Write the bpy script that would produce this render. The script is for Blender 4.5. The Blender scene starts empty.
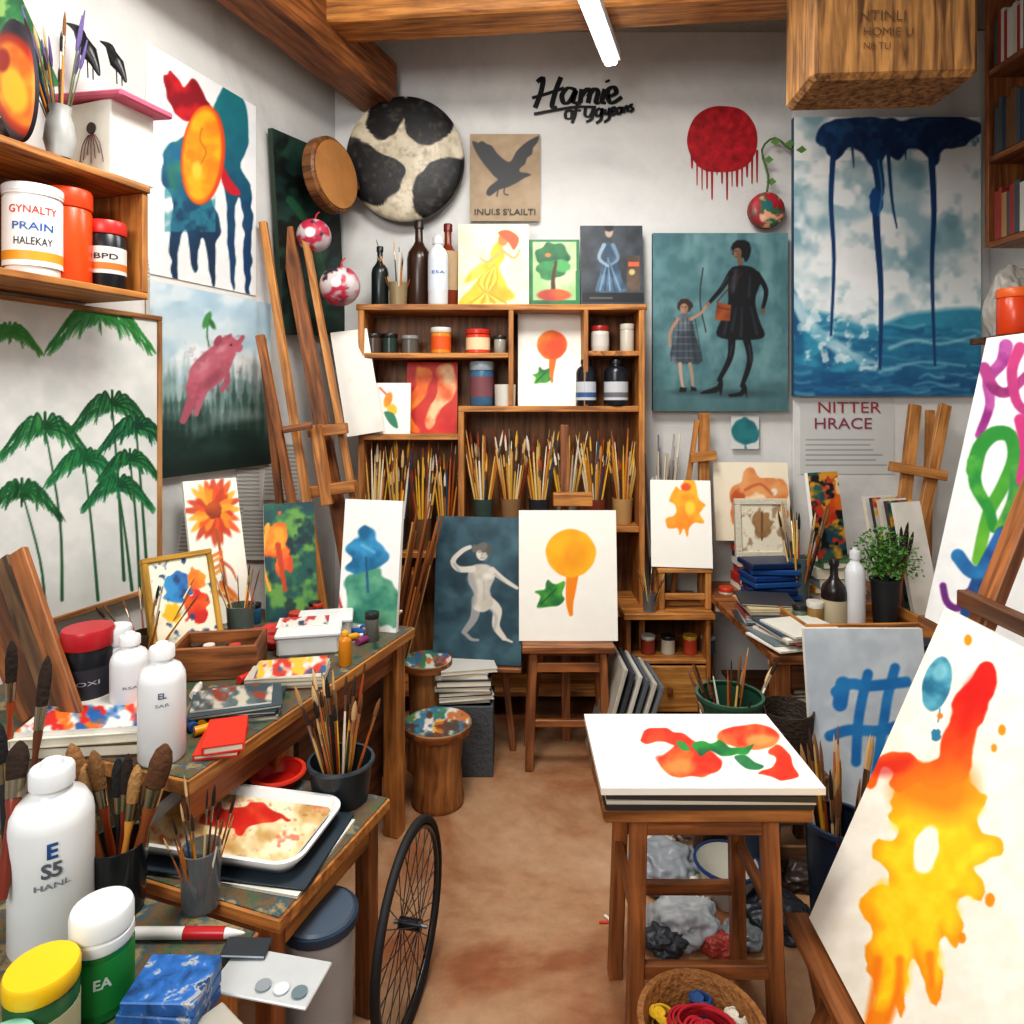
import bpy, bmesh, math, random, numpy as np
from mathutils import Vector, Matrix, Euler
from mathutils import noise as MN
R=random.Random(7)
F=682.667; HZ=400.0; EYE=1.6
V=Vector
# ---------- survey helpers: world metres measured from the photograph ----------
def P(px,py,Y): return V(((px-512)/F*Y, Y, EYE-(py-HZ)/F*Y))
def X(px,Y): return (px-512)/F*Y
def Z(py,Y): return EYE-(py-HZ)/F*Y
def on(px,py,z):
    Y=(EYE-z)*F/(py-HZ); return V(((px-512)/F*Y,Y,z))
DB=3.75
A0=V((-0.972,DB)); WD=V((0.3487,1)).normalized(); WN=V((WD.y,-WD.x)); WA=math.atan2(WD.y,WD.x)
def LW(px,py,off=0.0):
    k=(px-512)/F; Y=(off+A0.dot(WN))/(k*WN.x+WN.y)
    return P(px,py,Y)
def srgb(h):
    return np.array([int(h[i:i+2],16)/255 for i in (0,2,4)])
def lin(c):
    c=np.asarray(c,float); return np.where(c<=.04045,c/12.92,((np.clip(c,0,1)+.055)/1.055)**2.4)
def L4(h,f=1.0): 
    c=np.clip(lin(srgb(h))*f,0,1); return (float(c[0]),float(c[1]),float(c[2]),1)
# ---------- materials ----------
MC={}
def newmat(k):
    m=bpy.data.materials.new(k); m.use_nodes=True
    nt=m.node_tree; b=nt.nodes['Principled BSDF']; return m,nt,b
def M(h,rough=.5,metal=0,var=.1,scale=18,emit=0,trans=0,bump=0):
    k=('M',h,rough,metal,var,scale,emit,trans,bump)
    if k in MC: return MC[k]
    m,nt,b=newmat('paint_'+h); N=nt.nodes; Lk=nt.links
    tc=N.new('ShaderNodeTexCoord'); no=N.new('ShaderNodeTexNoise'); no.inputs['Scale'].default_value=scale; no.inputs['Detail'].default_value=3
    Lk.new(tc.outputs['Object'],no.inputs['Vector'])
    mx=N.new('ShaderNodeMix'); mx.data_type='RGBA'; mx.inputs[6].default_value=L4(h,1-var); mx.inputs[7].default_value=L4(h,1+var)
    Lk.new(no.outputs['Fac'],mx.inputs[0]); Lk.new(mx.outputs[2],b.inputs['Base Color'])
    b.inputs['Roughness'].default_value=rough; b.inputs['Metallic'].default_value=metal
    if trans: b.inputs['Transmission Weight'].default_value=trans
    if emit: 
        b.inputs['Emission Color'].default_value=L4(h); b.inputs['Emission Strength'].default_value=emit
    if bump:
        bp=N.new('ShaderNodeBump'); bp.inputs['Strength'].default_value=bump; bp.inputs['Distance'].default_value=.01
        Lk.new(no.outputs['Fac'],bp.inputs['Height']); Lk.new(bp.outputs[0],b.inputs['Normal'])
    MC[k]=m; return m
def W(h,dark=None,rough=.5):
    def f(ax):
        k=('W',h,dark,ax,rough)
        if k in MC: return MC[k]
        m,nt,b=newmat('wood_'+h); N=nt.nodes; Lk=nt.links
        tc=N.new('ShaderNodeTexCoord'); mp=N.new('ShaderNodeMapping'); oi=N.new('ShaderNodeObjectInfo'); ad=N.new('ShaderNodeVectorMath'); ad.operation='ADD'
        s=[26,26,26]; s[ax]=2.2; mp.inputs['Scale'].default_value=s
        ml=N.new('ShaderNodeMath'); ml.operation='MULTIPLY'; ml.inputs[1].default_value=37
        Lk.new(oi.outputs['Random'],ml.inputs[0]); Lk.new(tc.outputs['Object'],ad.inputs[0]); Lk.new(ml.outputs[0],ad.inputs[1])
        Lk.new(ad.outputs[0],mp.inputs[0])
        no=N.new('ShaderNodeTexNoise'); no.inputs['Scale'].default_value=1.6; no.inputs['Detail'].default_value=6; no.inputs['Distortion'].default_value=.6
        Lk.new(mp.outputs[0],no.inputs['Vector'])
        cr=N.new('ShaderNodeValToRGB'); cr.color_ramp.elements[0].position=.32; cr.color_ramp.elements[1].position=.66
        cr.color_ramp.elements[0].color=L4(dark or h,.85 if dark else .4); cr.color_ramp.elements[1].color=L4(h,1.0)
        n2=N.new('ShaderNodeTexNoise'); n2.inputs['Scale'].default_value=7; n2.inputs['Detail'].default_value=5; Lk.new(ad.outputs[0],n2.inputs['Vector'])
        mu=N.new('ShaderNodeMix'); mu.data_type='RGBA'; mu.blend_type='OVERLAY'; mu.inputs[0].default_value=.45
        Lk.new(no.outputs['Fac'],cr.inputs[0]); Lk.new(cr.outputs[0],mu.inputs[6]); Lk.new(n2.outputs['Fac'],mu.inputs[7]); Lk.new(mu.outputs[2],b.inputs['Base Color'])
        b.inputs['Roughness'].default_value=rough
        bp=N.new('ShaderNodeBump'); bp.inputs['Strength'].default_value=.35; bp.inputs['Distance'].default_value=.004
        Lk.new(no.outputs['Fac'],bp.inputs['Height']); Lk.new(bp.outputs[0],b.inputs['Normal'])
        MC[k]=m; return m
    return f
OAK=W('c98a48','85522a'); PINE=W('cc9050','96602c'); DARK=W('6f4428','352012'); MID=W('a26638','60381e'); OLD=W('80603f','3f2c1e')
def artmat():
    m,nt,b=newmat('painted_surface'); N=nt.nodes
    a=N.new('ShaderNodeVertexColor'); a.layer_name='Col'; nt.links.new(a.outputs[0],b.inputs['Base Color'])
    b.inputs['Roughness'].default_value=.5
    no=N.new('ShaderNodeTexNoise'); no.inputs['Scale'].default_value=160; bp=N.new('ShaderNodeBump'); bp.inputs['Strength'].default_value=.12; bp.inputs['Distance'].default_value=.002
    tc=N.new('ShaderNodeTexCoord'); nt.links.new(tc.outputs['Object'],no.inputs['Vector'])
    nt.links.new(no.outputs['Fac'],bp.inputs['Height']); nt.links.new(bp.outputs[0],b.inputs['Normal'])
    return m
ART=artmat()
def patchy(name,cols,scale,rough=.6,detail=6,bump=.2,dist=.01,pos=None,ov=.28,fine=22):
    m,nt,b=newmat(name); N=nt.nodes; Lk=nt.links
    tc=N.new('ShaderNodeTexCoord'); no=N.new('ShaderNodeTexNoise'); no.inputs['Scale'].default_value=scale; no.inputs['Detail'].default_value=detail; no.inputs['Roughness'].default_value=.62; no.inputs['Distortion'].default_value=.4
    Lk.new(tc.outputs['Object'],no.inputs['Vector']); cr=N.new('ShaderNodeValToRGB')
    n=len(cols); e=cr.color_ramp.elements
    while len(e)<n: e.new(.5)
    for i,c in enumerate(cols):
        e[i].position=(pos[i] if pos else .3+.4*i/(n-1)); e[i].color=L4(c)
    Lk.new(no.outputs['Fac'],cr.inputs[0])
    n2=N.new('ShaderNodeTexNoise'); n2.inputs['Scale'].default_value=scale*fine; n2.inputs['Detail'].default_value=6; n2.inputs['Roughness'].default_value=.7; Lk.new(tc.outputs['Object'],n2.inputs['Vector'])
    mx=N.new('ShaderNodeMix'); mx.data_type='RGBA'; mx.blend_type='OVERLAY'; mx.inputs[0].default_value=ov
    Lk.new(cr.outputs[0],mx.inputs[6]); Lk.new(n2.outputs['Fac'],mx.inputs[7]); Lk.new(mx.outputs[2],b.inputs['Base Color'])
    b.inputs['Roughness'].default_value=rough
    bp=N.new('ShaderNodeBump'); bp.inputs['Strength'].default_value=bump; bp.inputs['Distance'].default_value=dist
    Lk.new(n2.outputs['Fac'],bp.inputs['Height']); Lk.new(bp.outputs[0],b.inputs['Normal'])
    return m
# ---------- object helpers ----------
class G: cur=Matrix(); top=None
COL=bpy.context.scene.collection
def world(o):
    w=o.matrix_basis.copy()
    if o.parent: w=world(o.parent)@o.matrix_parent_inverse@w
    return w
def tag(o,label,cat,group=None):
    o['label']=label; o['category']=cat
    if group: o['group']=group
    return o
def put(nm,me,mx,p,top=None):
    o=bpy.data.objects.new(nm,me); COL.objects.link(o)
    if top is not None:
        o.matrix_basis=mx; tag(o,*top); return o
    o.matrix_basis=G.cur@mx
    par=G.top if p=='cur' else p
    if par: o.parent=par; o.matrix_parent_inverse=world(par).inverted()
    return o
def thing(nm,label,cat,loc=(0,0,0),rz=0,group=None,wc=False,mx=None):
    o=bpy.data.objects.new(nm,None); o.empty_display_size=.05; COL.objects.link(o)
    m=mx if mx is not None else Matrix.Translation(V(loc))@Matrix.Rotation(rz,4,'Z')
    o.matrix_basis=m; tag(o,label,cat,group)
    G.top=o; G.cur=Matrix() if wc else m
    return o
def done(): G.top=None; G.cur=Matrix()
def mk(nm,Vs,Fs,mats,fm=None,smooth=False,mx=None,p='cur',ang=40,top=None):
    me=bpy.data.meshes.new(nm); me.from_pydata([tuple(v) for v in Vs],[],Fs)
    for m in mats: me.materials.append(m)
    if fm is not None: me.polygons.foreach_set('material_index',fm)
    if smooth:
        me.polygons.foreach_set('use_smooth',[True]*len(me.polygons)); me.set_sharp_from_angle(angle=math.radians(ang))
    me.update()
    return put(nm,me,mx or Matrix(),p,top)
def rotm(rot): return Euler(rot).to_matrix().to_4x4()
def box(nm,d,loc,mat,rot=(0,0,0),bev=.003,p='cur',top=None,mx=None):
    if callable(mat): mat=mat(max(range(3),key=lambda i:d[i]))
    bm=bmesh.new(); bmesh.ops.create_cube(bm,size=1); bmesh.ops.scale(bm,vec=d,verts=bm.verts)
    b=min(bev,min(d)*.3)
    if b>0: bmesh.ops.bevel(bm,geom=bm.edges[:],offset=b,segments=1,affect='EDGES')
    me=bpy.data.meshes.new(nm); bm.to_mesh(me); bm.free(); me.materials.append(mat)
    return put(nm,me,mx if mx is not None else Matrix.Translation(V(loc))@rotm(rot),p,top)
def zmat(p0,d,hint=V((0,1,0))):
    z=V(d).normalized(); y=hint-z*hint.dot(z)
    if y.length<1e-4: y=V((1,0,0))-z*z.x
    y.normalize(); x=y.cross(z)
    m=Matrix.Identity(4)
    for i in range(3): m[i][0]=x[i]; m[i][1]=y[i]; m[i][2]=z[i]; m[i][3]=p0[i]
    return m
def bar(nm,p0,p1,w,t,mat,hint=V((0,1,0)),p='cur',top=None,bev=.003):
    p0=V(p0);p1=V(p1); return box(nm,(w,t,(p1-p0).length),None,mat,p=p,top=top,mx=zmat((p0+p1)/2,p1-p0,V(hint)),bev=bev)
def lathe(nm,prof,mats,loc=(0,0,0),seg=24,p='cur',top=None,mx=None,ang=35,sx=1,sy=1):
    Vs=[];Fs=[];fm=[]
    n=len(prof)
    for q in prof:
        for i in range(seg):
            a=2*math.pi*i/seg; Vs.append((q[0]*math.cos(a)*sx,q[0]*math.sin(a)*sy,q[1]))
    for j in range(n-1):
        for i in range(seg):
            k=(i+1)%seg
            Fs.append((j*seg+i,j*seg+k,(j+1)*seg+k,(j+1)*seg+i)); fm.append(prof[j][2] if len(prof[j])>2 else 0)
    o=mk(nm,Vs,Fs,mats if isinstance(mats,list) else [mats],fm,True,mx if mx is not None else Matrix.Translation(V(loc)),p,ang,top)
    bm=bmesh.new(); bm.from_mesh(o.data); bmesh.ops.remove_doubles(bm,verts=bm.verts,dist=1e-6); bm.to_mesh(o.data); bm.free()
    return o
def crm(pts,closed=False,n=5):
    pts=[V(p) if len(p)==3 else V((p[0],p[1],0)) for p in pts]; N=len(pts); out=[]
    for i in range(N if closed else N-1):
        if closed: a,b,c,d=[pts[(i+k)%N] for k in (-1,0,1,2)]
        else: a,b,c,d=pts[max(i-1,0)],pts[i],pts[i+1],pts[min(i+2,N-1)]
        for s in range(n):
            t=s/n; out.append(.5*((2*b)+(c-a)*t+(2*a-5*b+4*c-d)*t*t+(3*b-a-3*c+d)*t**3))
    if not closed: out.append(pts[-1])
    return out
def tube(nm,pts,r,mat,seg=8,p='cur',top=None,smooth=3,closed=False,mx=None):
    n0=len(pts); rr=r if isinstance(r,(list,tuple)) else [r]*n0
    if smooth:
        q=crm(pts,closed,smooth); rs=np.interp(np.linspace(0,n0 if closed else n0-1,len(q),endpoint=not closed),range(n0+(1 if closed else 0)),list(rr)+([rr[0]] if closed else []))
    else: q=[V(a) for a in pts]; rs=rr
    Vs=[];Fs=[];N=len(q); up=V((0.13,0.2,1)).normalized()
    for i in range(N):
        d=(q[(i+1)%N]-q[i-1]) if closed else (q[min(i+1,N-1)]-q[max(i-1,0)])
        d.normalize(); x=up.cross(d)
        if x.length<.05: x=V((1,0,0)).cross(d)
        x.normalize(); y=d.cross(x)
        for s in range(seg):
            a=2*math.pi*s/seg; Vs.append(q[i]+(x*math.cos(a)+y*math.sin(a))*float(rs[i]))
    for i in range(N if closed else N-1):
        for s in range(seg):
            j=(i+1)%N; k=(s+1)%seg; Fs.append((i*seg+s,i*seg+k,j*seg+k,j*seg+s))
    if not closed: Fs+= [tuple(range(seg))[::-1],tuple((N-1)*seg+s for s in range(seg))]
    return mk(nm,Vs,Fs,[mat],None,True,mx,p,60,top)
# ---------- painter ----------
def vn(x,y,sc,seed):
    r=np.random.RandomState(seed).rand(64,64); x=x/sc+1000; y=y/sc+1000
    xi=np.floor(x).astype(int);yi=np.floor(y).astype(int);fx=x-xi;fy=y-yi;fx=fx*fx*(3-2*fx);fy=fy*fy*(3-2*fy)
    g=lambda a,b:r[a%64,b%64]
    return (g(xi,yi)*(1-fx)+g(xi+1,yi)*fx)*(1-fy)+(g(xi,yi+1)*(1-fx)+g(xi+1,yi+1)*fx)*fy
def fbm(x,y,sc,seed): return (vn(x,y,sc,seed)+.5*vn(x,y,sc/2,seed+1)+.25*vn(x,y,sc/4,seed+2))/1.75
class Art:
    def __init__(s,x,y): s.x=x;s.y=y;s.c=np.ones((len(x),3));s.sd=R.randint(0,9999)
    def mix(s,m,c):
        c=srgb(c) if isinstance(c,str) else c
        s.c=s.c*(1-m[:,None])+c*m[:,None]
    def col(s,c,c2,g):
        c=srgb(c)
        if c2 is None: return c*np.ones((len(s.x),1))*(.988+.02*fbm(s.x,s.y,9,s.sd))[:,None]
        if g: t=np.clip(((s.y if g[0]=='y' else s.x)-g[1])/(g[2]-g[1])+(fbm(s.x,s.y,12,s.sd)-.5)*.5,0,1)
        else: s.sd+=5; t=np.clip((fbm(s.x,s.y,14,s.sd)-.3)/.4,0,1)
        return c*(1-t)[:,None]+srgb(c2)*t[:,None]
    def fill(s,c,c2=None,g=None): s.c=s.col(c,c2,g)+0; return s
    def noise(s,c,sc,lo,hi,amt=1,rng=None,st=1.0):
        s.sd+=7; m=np.clip((fbm(s.x/st,s.y,sc,s.sd)-lo)/(hi-lo),0,1)*amt
        if rng: m=m*((s.x>rng[0])&(s.x<rng[2])&(s.y>rng[1])&(s.y<rng[3]))
        s.mix(m,c); return s
    def blob(s,pts,c,c2=None,g=None,k=5,a=1.0,soft=1.2,wob=0):
        q=crm(pts,True,k) if k>1 else [V((p[0],p[1],0)) for p in pts]
        qx=np.array([v.x for v in q]);qy=np.array([v.y for v in q]); pad=soft+2
        idx=np.nonzero((s.x>qx.min()-pad)&(s.x<qx.max()+pad)&(s.y>qy.min()-pad)&(s.y<qy.max()+pad))[0]
        if len(idx)==0: return s
        sx=s.x[idx];sy=s.y[idx]
        if wob: sx=sx+(vn(sx,sy,9,s.sd)-.5)*wob; sy=sy+(vn(sx,sy,9,s.sd+1)-.5)*wob
        ins=np.zeros(len(idx),bool); n=len(q); dm=np.full(len(idx),1e9)
        for i in range(n):
            x0,y0=qx[i],qy[i];x1,y1=qx[(i+1)%n],qy[(i+1)%n]; bx,by=x1-x0,y1-y0
            t=np.clip(((sx-x0)*bx+(sy-y0)*by)/(bx*bx+by*by+1e-9),0,1); dm=np.minimum(dm,(sx-x0-t*bx)**2+(sy-y0-t*by)**2)
            if y0==y1: continue
            ins^=((y0>sy)!=(y1>sy))&(sx<(x1-x0)*(sy-y0)/(y1-y0)+x0)
        d=np.sqrt(dm)*np.where(ins,1,-1); m=np.zeros(len(s.x)); m[idx]=np.clip(d/soft+.5,0,1)*a
        s.mix(m,s.col(c,c2,g)); return s
    def ell(s,cx,cy,rx,ry,c,c2=None,g=None,rot=0,a=1.0,wob=0,soft=1.2):
        dx=s.x-cx;dy=s.y-cy;co,si=math.cos(rot),math.sin(rot)
        d=np.sqrt(((dx*co+dy*si)/rx)**2+((-dx*si+dy*co)/ry)**2)
        if wob: d=d+(vn(s.x,s.y,max(rx,ry)/2.5,s.sd+3)-.5)*wob
        s.mix(np.clip((1-d)*min(rx,ry)/soft+.5,0,1)*a,s.col(c,c2,g)); return s
    def rect(s,x0,y0,x1,y1,c,c2=None,g=None,a=1.0):
        s.mix(((s.x>x0)&(s.x<x1)&(s.y>y0)&(s.y<y1)).astype(float)*a,s.col(c,c2,g)); return s
    def line(s,pts,w,c,c2=None,g=None,k=4,a=1.0,soft=1.0):
        q=crm(pts,False,k) if k>1 and len(pts)>2 else [V((p[0],p[1],0)) for p in pts]
        w0,w1=(w if isinstance(w,tuple) else (w,w)); n=len(q)-1; pad=max(w0,w1)+3
        qx=[v.x for v in q];qy=[v.y for v in q]
        idx=np.nonzero((s.x>min(qx)-pad)&(s.x<max(qx)+pad)&(s.y>min(qy)-pad)&(s.y<max(qy)+pad))[0]
        if len(idx)==0: return s
        sx=s.x[idx];sy=s.y[idx]; mm=np.zeros(len(idx))
        for i in range(n):
            ax,ay=qx[i],qy[i];bx,by=qx[i+1]-ax,qy[i+1]-ay;l=bx*bx+by*by+1e-9
            t=np.clip(((sx-ax)*bx+(sy-ay)*by)/l,0,1);d=np.hypot(sx-ax-t*bx,sy-ay-t*by)
            ww=w0+(w1-w0)*(i+t)/n; mm=np.maximum(mm,np.clip((ww/2-d)/soft+.5,0,1))
        if c2 is None: s.c[idx]=s.c[idx]*(1-mm[:,None]*a)+srgb(c)*mm[:,None]*a
        else:
            m=np.zeros(len(s.x)); m[idx]=mm; s.mix(m*a,s.col(c,c2,g))
        return s
def grid_paint(me,nv,pts,art):
    pts=np.asarray(pts); Y=pts[:,1]
    a=Art(512+F*pts[:,0]/Y,HZ-F*(pts[:,2]-EYE)/Y); art(a)
    col=np.ones((nv,4),np.float32); col[:len(pts),:3]=lin(np.clip(a.c,0,1))
    at=me.color_attributes.new('Col','FLOAT_COLOR','POINT'); at.data.foreach_set('color',col.ravel())
def canvas(BL,BR,TL,art,label,cat='painting',t=.02,side='e8e4dc',nm='canvas_painting',step=1.25,group=None,frame=None,fw=.025,p=None):
    BL=V(BL);u=V(BR)-BL;v=V(TL)-BL;v=v-u*(v.dot(u)/u.dot(u)); n=u.cross(v).normalized()
    c=BL+(u+v)/2
    pj=lambda q:V((512+F*q.x/q.y,HZ-F*(q.z-EYE)/q.y))
    q=[pj(BL),pj(BL+u),pj(BL+v),pj(BL+u+v)]
    lu=max((q[1]-q[0]).length,(q[3]-q[2]).length);lv=max((q[2]-q[0]).length,(q[3]-q[1]).length)
    nu=int(min(240,max(14,lu/step)));nv=int(min(400,max(14,lv/step)))
    s,tt=np.meshgrid(np.linspace(0,1,nu+1),np.linspace(0,1,nv+1)); s=s.ravel();tt=tt.ravel()
    pts=np.array(BL)+s[:,None]*np.array(u)+tt[:,None]*np.array(v)
    lw=nu+1; i,j=np.meshgrid(range(nu),range(nv)); i=i.ravel();j=j.ravel(); b=j*lw+i
    Fs=np.stack([b,b+1,b+lw+1,b+lw],1).tolist(); fm=[0]*len(Fs)
    e=len(pts); cs=[BL,BL+u,BL+u+v,BL+v]; ex=cs+[x-n*t for x in cs]
    Fs+=[(e+4,e+7,e+6,e+5)]+[(e+k,e+k+4,e+(k+1)%4+4,e+(k+1)%4) for k in range(4)]; fm+=[1]*5
    allp=np.vstack([pts,np.array([list(x) for x in ex])])-np.array(c)
    me=bpy.data.meshes.new(nm); me.from_pydata(allp.tolist(),[],Fs); me.materials.append(ART); me.materials.append(M(side,.7,var=.06))
    me.polygons.foreach_set('material_index',fm); grid_paint(me,len(allp),pts,art); me.update()
    sv=(G.cur,G.top); G.cur=Matrix();G.top=None
    o=put(nm,me,Matrix.Translation(c),p,None if p else (label,cat,group))
    if frame:
        un=u.normalized();vn_=v.normalized();ho=fw/2
        for (a,bq) in ((BL-un*fw-vn_*ho,BL+u+un*fw-vn_*ho),(BL+v-un*fw+vn_*ho,BL+u+v+un*fw+vn_*ho),(BL-un*ho,BL+v-un*ho),(BL+u+un*ho,BL+u+v+un*ho)):
            bar('frame_rail',a+n*.004-n*t/2,bq+n*.004-n*t/2,fw,t+.012,frame,hint=n,p=o)
    G.cur,G.top=sv
    return o
def disc(nm,c,u,v,ru,rv,bulge,t,art,label=None,cat=None,side=None,rings=26,seg=72,group=None,p=None):
    c=V(c);u=V(u).normalized();v=V(v);v=(v-u*v.dot(u)).normalized();n=u.cross(v)
    pts=[c+n*bulge];
    for r in range(1,rings+1):
        q=r/rings
        for s in range(seg):
            a=2*math.pi*s/seg; pts.append(c+u*(ru*q*math.cos(a))+v*(rv*q*math.sin(a))+n*(bulge*(1-q*q)**.5 if bulge else 0))
    Fs=[(0,1+s,1+(s+1)%seg) for s in range(seg)]
    for r in range(rings-1):
        for s in range(seg):
            a=1+r*seg; k=(s+1)%seg; Fs.append((a+s,a+seg+s,a+seg+k,a+k))
    fm=[0]*len(Fs); e=len(pts); l=1+(rings-1)*seg
    ex=[pts[l+s] for s in range(seg)]+[pts[l+s]-n*t for s in range(seg)]
    Fs+=[(e+s,e+seg+s,e+seg+(s+1)%seg,e+(s+1)%seg) for s in range(seg)]+[tuple(e+seg+s for s in range(seg))[::-1]]; fm+=[1]*(seg+1)
    al=np.array([list(x) for x in pts+ex])-np.array(c)
    me=bpy.data.meshes.new(nm); me.from_pydata(al.tolist(),[],Fs); me.materials.append(ART); me.materials.append(side or M('8a6a40'))
    me.polygons.foreach_set('material_index',fm); me.polygons.foreach_set('use_smooth',[x==0 for x in fm]); grid_paint(me,len(al),[list(x) for x in pts],art); me.update()
    sv=(G.cur,G.top); G.cur=Matrix()
    o=put(nm,me,Matrix.Translation(c),p,None if p else (label,cat,group)); G.cur=sv[0]; return o
# ---------- text ----------
TX={}
def textmesh(s,shear=0,bold=0):
    k=(s,shear,bold)
    if k in TX: return TX[k]
    c=bpy.data.curves.new('t','FONT'); c.body=s; c.align_x='CENTER'; c.align_y='CENTER'; c.shear=shear; c.offset=bold; c.resolution_u=3
    o=bpy.data.objects.new('t',c); COL.objects.link(o); dg=bpy.context.evaluated_depsgraph_get()
    me=bpy.data.meshes.new_from_object(o.evaluated_get(dg)); vs=[tuple(v.co) for v in me.vertices]; fs=[tuple(p.vertices) for p in me.polygons]
    bpy.data.objects.remove(o); TX[k]=(vs,fs); return TX[k]
def text(s,size,mat,mx=None,bend=None,z=0,p='cur',shear=0,bold=.01,nm='lettering',w=None,top=None):
    vs,fs=textmesh(s,shear,bold)
    xs=[v[0] for v in vs]; wd=max(xs)-min(xs); sx=(w/wd if w else size)
    if bend: out=[(bend*math.sin(v[0]*sx/bend),-bend*math.cos(v[0]*sx/bend),z+v[1]*size) for v in vs]
    else: out=[(v[0]*sx,0,v[1]*size) for v in vs]
    return mk(nm,out,fs,[mat],p=p,mx=mx,top=top)
# ---------- props ----------
def face(pos): return math.atan2(-pos[0],pos[1])
def bottle(pos,r,h,style,col,cap,label,lab=None,txt=None,tcol='1c2430',cat='bottle',group=None,nm=None,trans=0,lz=(.2,.66),seg=28,stripe=None,th=.42):
    thing(nm or ('paint_jar' if style in('jar','tub') else 'paint_bottle'),label,cat,pos,face(pos),group)
    bm_=M(col,.28,trans=trans,var=.04); cm=M(cap,.35,var=.04)
    if style=='squeeze':
        b=[(0,0),(r*.93,0),(r,.03*h),(r,.68*h),(r*.96,.73*h),(r*.8,.79*h),(r*.5,.83*h),(r*.46,.85*h),(r*.46,.9*h),(0,.9*h)]
        c=[(0,.868*h),(r*.54,.868*h),(r*.54,.95*h),(r*.5,.965*h),(r*.3,.97*h),(r*.24,h),(0,h)]
    elif style=='jar':
        b=[(0,0),(r*.94,0),(r,.03*h),(r,.76*h),(r*.92,.8*h),(r*.92,.84*h),(0,.84*h)]
        c=[(0,.8*h),(r*1.0,.8*h),(r*1.03,.82*h),(r*1.03,.97*h),(r*.98,h),(0,h)]
    elif style=='ring':
        b=[(0,0),(r*.94,0),(r,.02*h),(r,.66*h),(r*.92,.68*h),(0,.68*h)]
        c=[(0,.66*h),(r*1.0,.66*h),(r*1.02,.68*h),(r*1.0,.76*h),(r*.93,.77*h),(r*.93,.79*h),(r*1.0,.80*h),(r*1.0,.95*h),(r*.94,.99*h),(r*.85,h),(r*.82,.98*h),(0,.98*h)]
    elif style=='tub':
        b=[(0,0),(r*.9,0),(r*.93,.02*h),(r*.97,.88*h),(r*1.03,.88*h),(r*1.03,.92*h),(0,.92*h)]
        c=[(0,.91*h),(r*1.05,.91*h),(r*1.05,.98*h),(r*.98,h),(r*.93,.985*h),(0,.985*h)]
    else:
        b=[(0,0),(r*.93,0),(r,.03*h),(r,.55*h),(r*.9,.63*h),(r*.5,.71*h),(r*.33,.76*h),(r*.32,.93*h),(r*.38,.935*h),(r*.38,.955*h),(0,.955*h)]
        c=[(0,.91*h),(r*.4,.91*h),(r*.4,.99*h),(r*.36,h),(0,h)]
    lathe('body',b,bm_,seg=seg); lathe('cap' if style not in('jar','tub','ring') else 'lid',c,cm,seg=seg)
    if lab:
        z0,z1=lz[0]*h,lz[1]*h; lathe('paper_label',[(r*1.005,z0),(r*1.015,z0),(r*1.015,z1),(r*1.005,z1)],M(lab,.6,var=.03),seg=seg)
        if stripe: lathe('label_band',[(r*1.018,z0+.06*h),(r*1.022,z0+.06*h),(r*1.022,z0+.16*h),(r*1.018,z0+.16*h)],M(stripe,.5),seg=seg)
    if txt:
        for (s,wf,zf,tc) in txt:
            if len(s)<3: text(s,wf*r*1.5,M(tc,.5),bend=r*1.035,z=zf*h,bold=.03)
            else: text(s,r*th,M(tc,.5),bend=r*1.035,z=zf*h,w=wf*r*1.5)
    done()
BK={}
def brushmesh(hc,bc,br,up):
    k=(hc,bc,br,up)
    if k not in BK:
        hr=.0105
        if up: prof=[(0,0,1),(hr*.9,0,1),(hr*.9,.1,0),(hr*1.0,.3,0),(hr*1.1,.55,0),(hr*.8,.8,0),(hr*.55,.9,2),(hr*.45,.97,2),(0,1,2)]
        else: prof=[(0,0,0),(hr*.35,0,0),(hr*.8,.12,0),(hr*1.0,.4,0),(hr*.7,.68,0),(hr*.85,.68,1),(hr*1.0,.82,1),(hr*.95*br,.82,2),(hr*1.15*br,.87,2),(hr*1.0*br,.93,2),(hr*.4*br,.98,2),(0,1,2)]
        o=lathe('paint_brush',prof,[M(hc,.35),M('b9a890',.3,1),M(bc,.8)],seg=8,p=None); me=o.data; bpy.data.objects.remove(o); BK[k]=me
    return BK[k]
HN={'b5622a':'orange','c98d3e':'ochre','7a2f1c':'dark red','2b2b2b':'black','d8b060':'pale wooden','a84a20':'rust','1f4a6a':'blue','e0b040':'yellow','5a3a20':'dark brown','94401c':'reddish brown','c87f2a':'amber','e8cc90':'light wooden','e6dcc8':'cream'}
HCS=list(HN); LHC=['e0b040','d8b060','e8cc90','e6dcc8','c98d3e','c87f2a','e0b040','d8b060','b5622a','1f4a6a','7a2f1c']
BCS=['3a2618','b08a5a','7a5230','1c1a1a','80542c','2a1c14','c8a878']
def brush(p0,d,Ls,group='brushes in a container',up=False,light=False):
    hc=R.choice(LHC if light else HCS); bc=R.choice(['e6dcc8','d8b060','b5622a','e0b040','c8a878','94401c'] if light else BCS); br=R.choice([.8,1,1.3])
    o=bpy.data.objects.new('paint_brush',brushmesh(hc,bc,br,up)); COL.objects.link(o)
    o.matrix_basis=zmat(p0,d)@Matrix.Diagonal((Ls,Ls,Ls,1)); 
    tag(o,'paint brush with %s handle standing bristles %s'%(HN[hc],'down' if up else 'up'),'brush',group); return o
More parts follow.
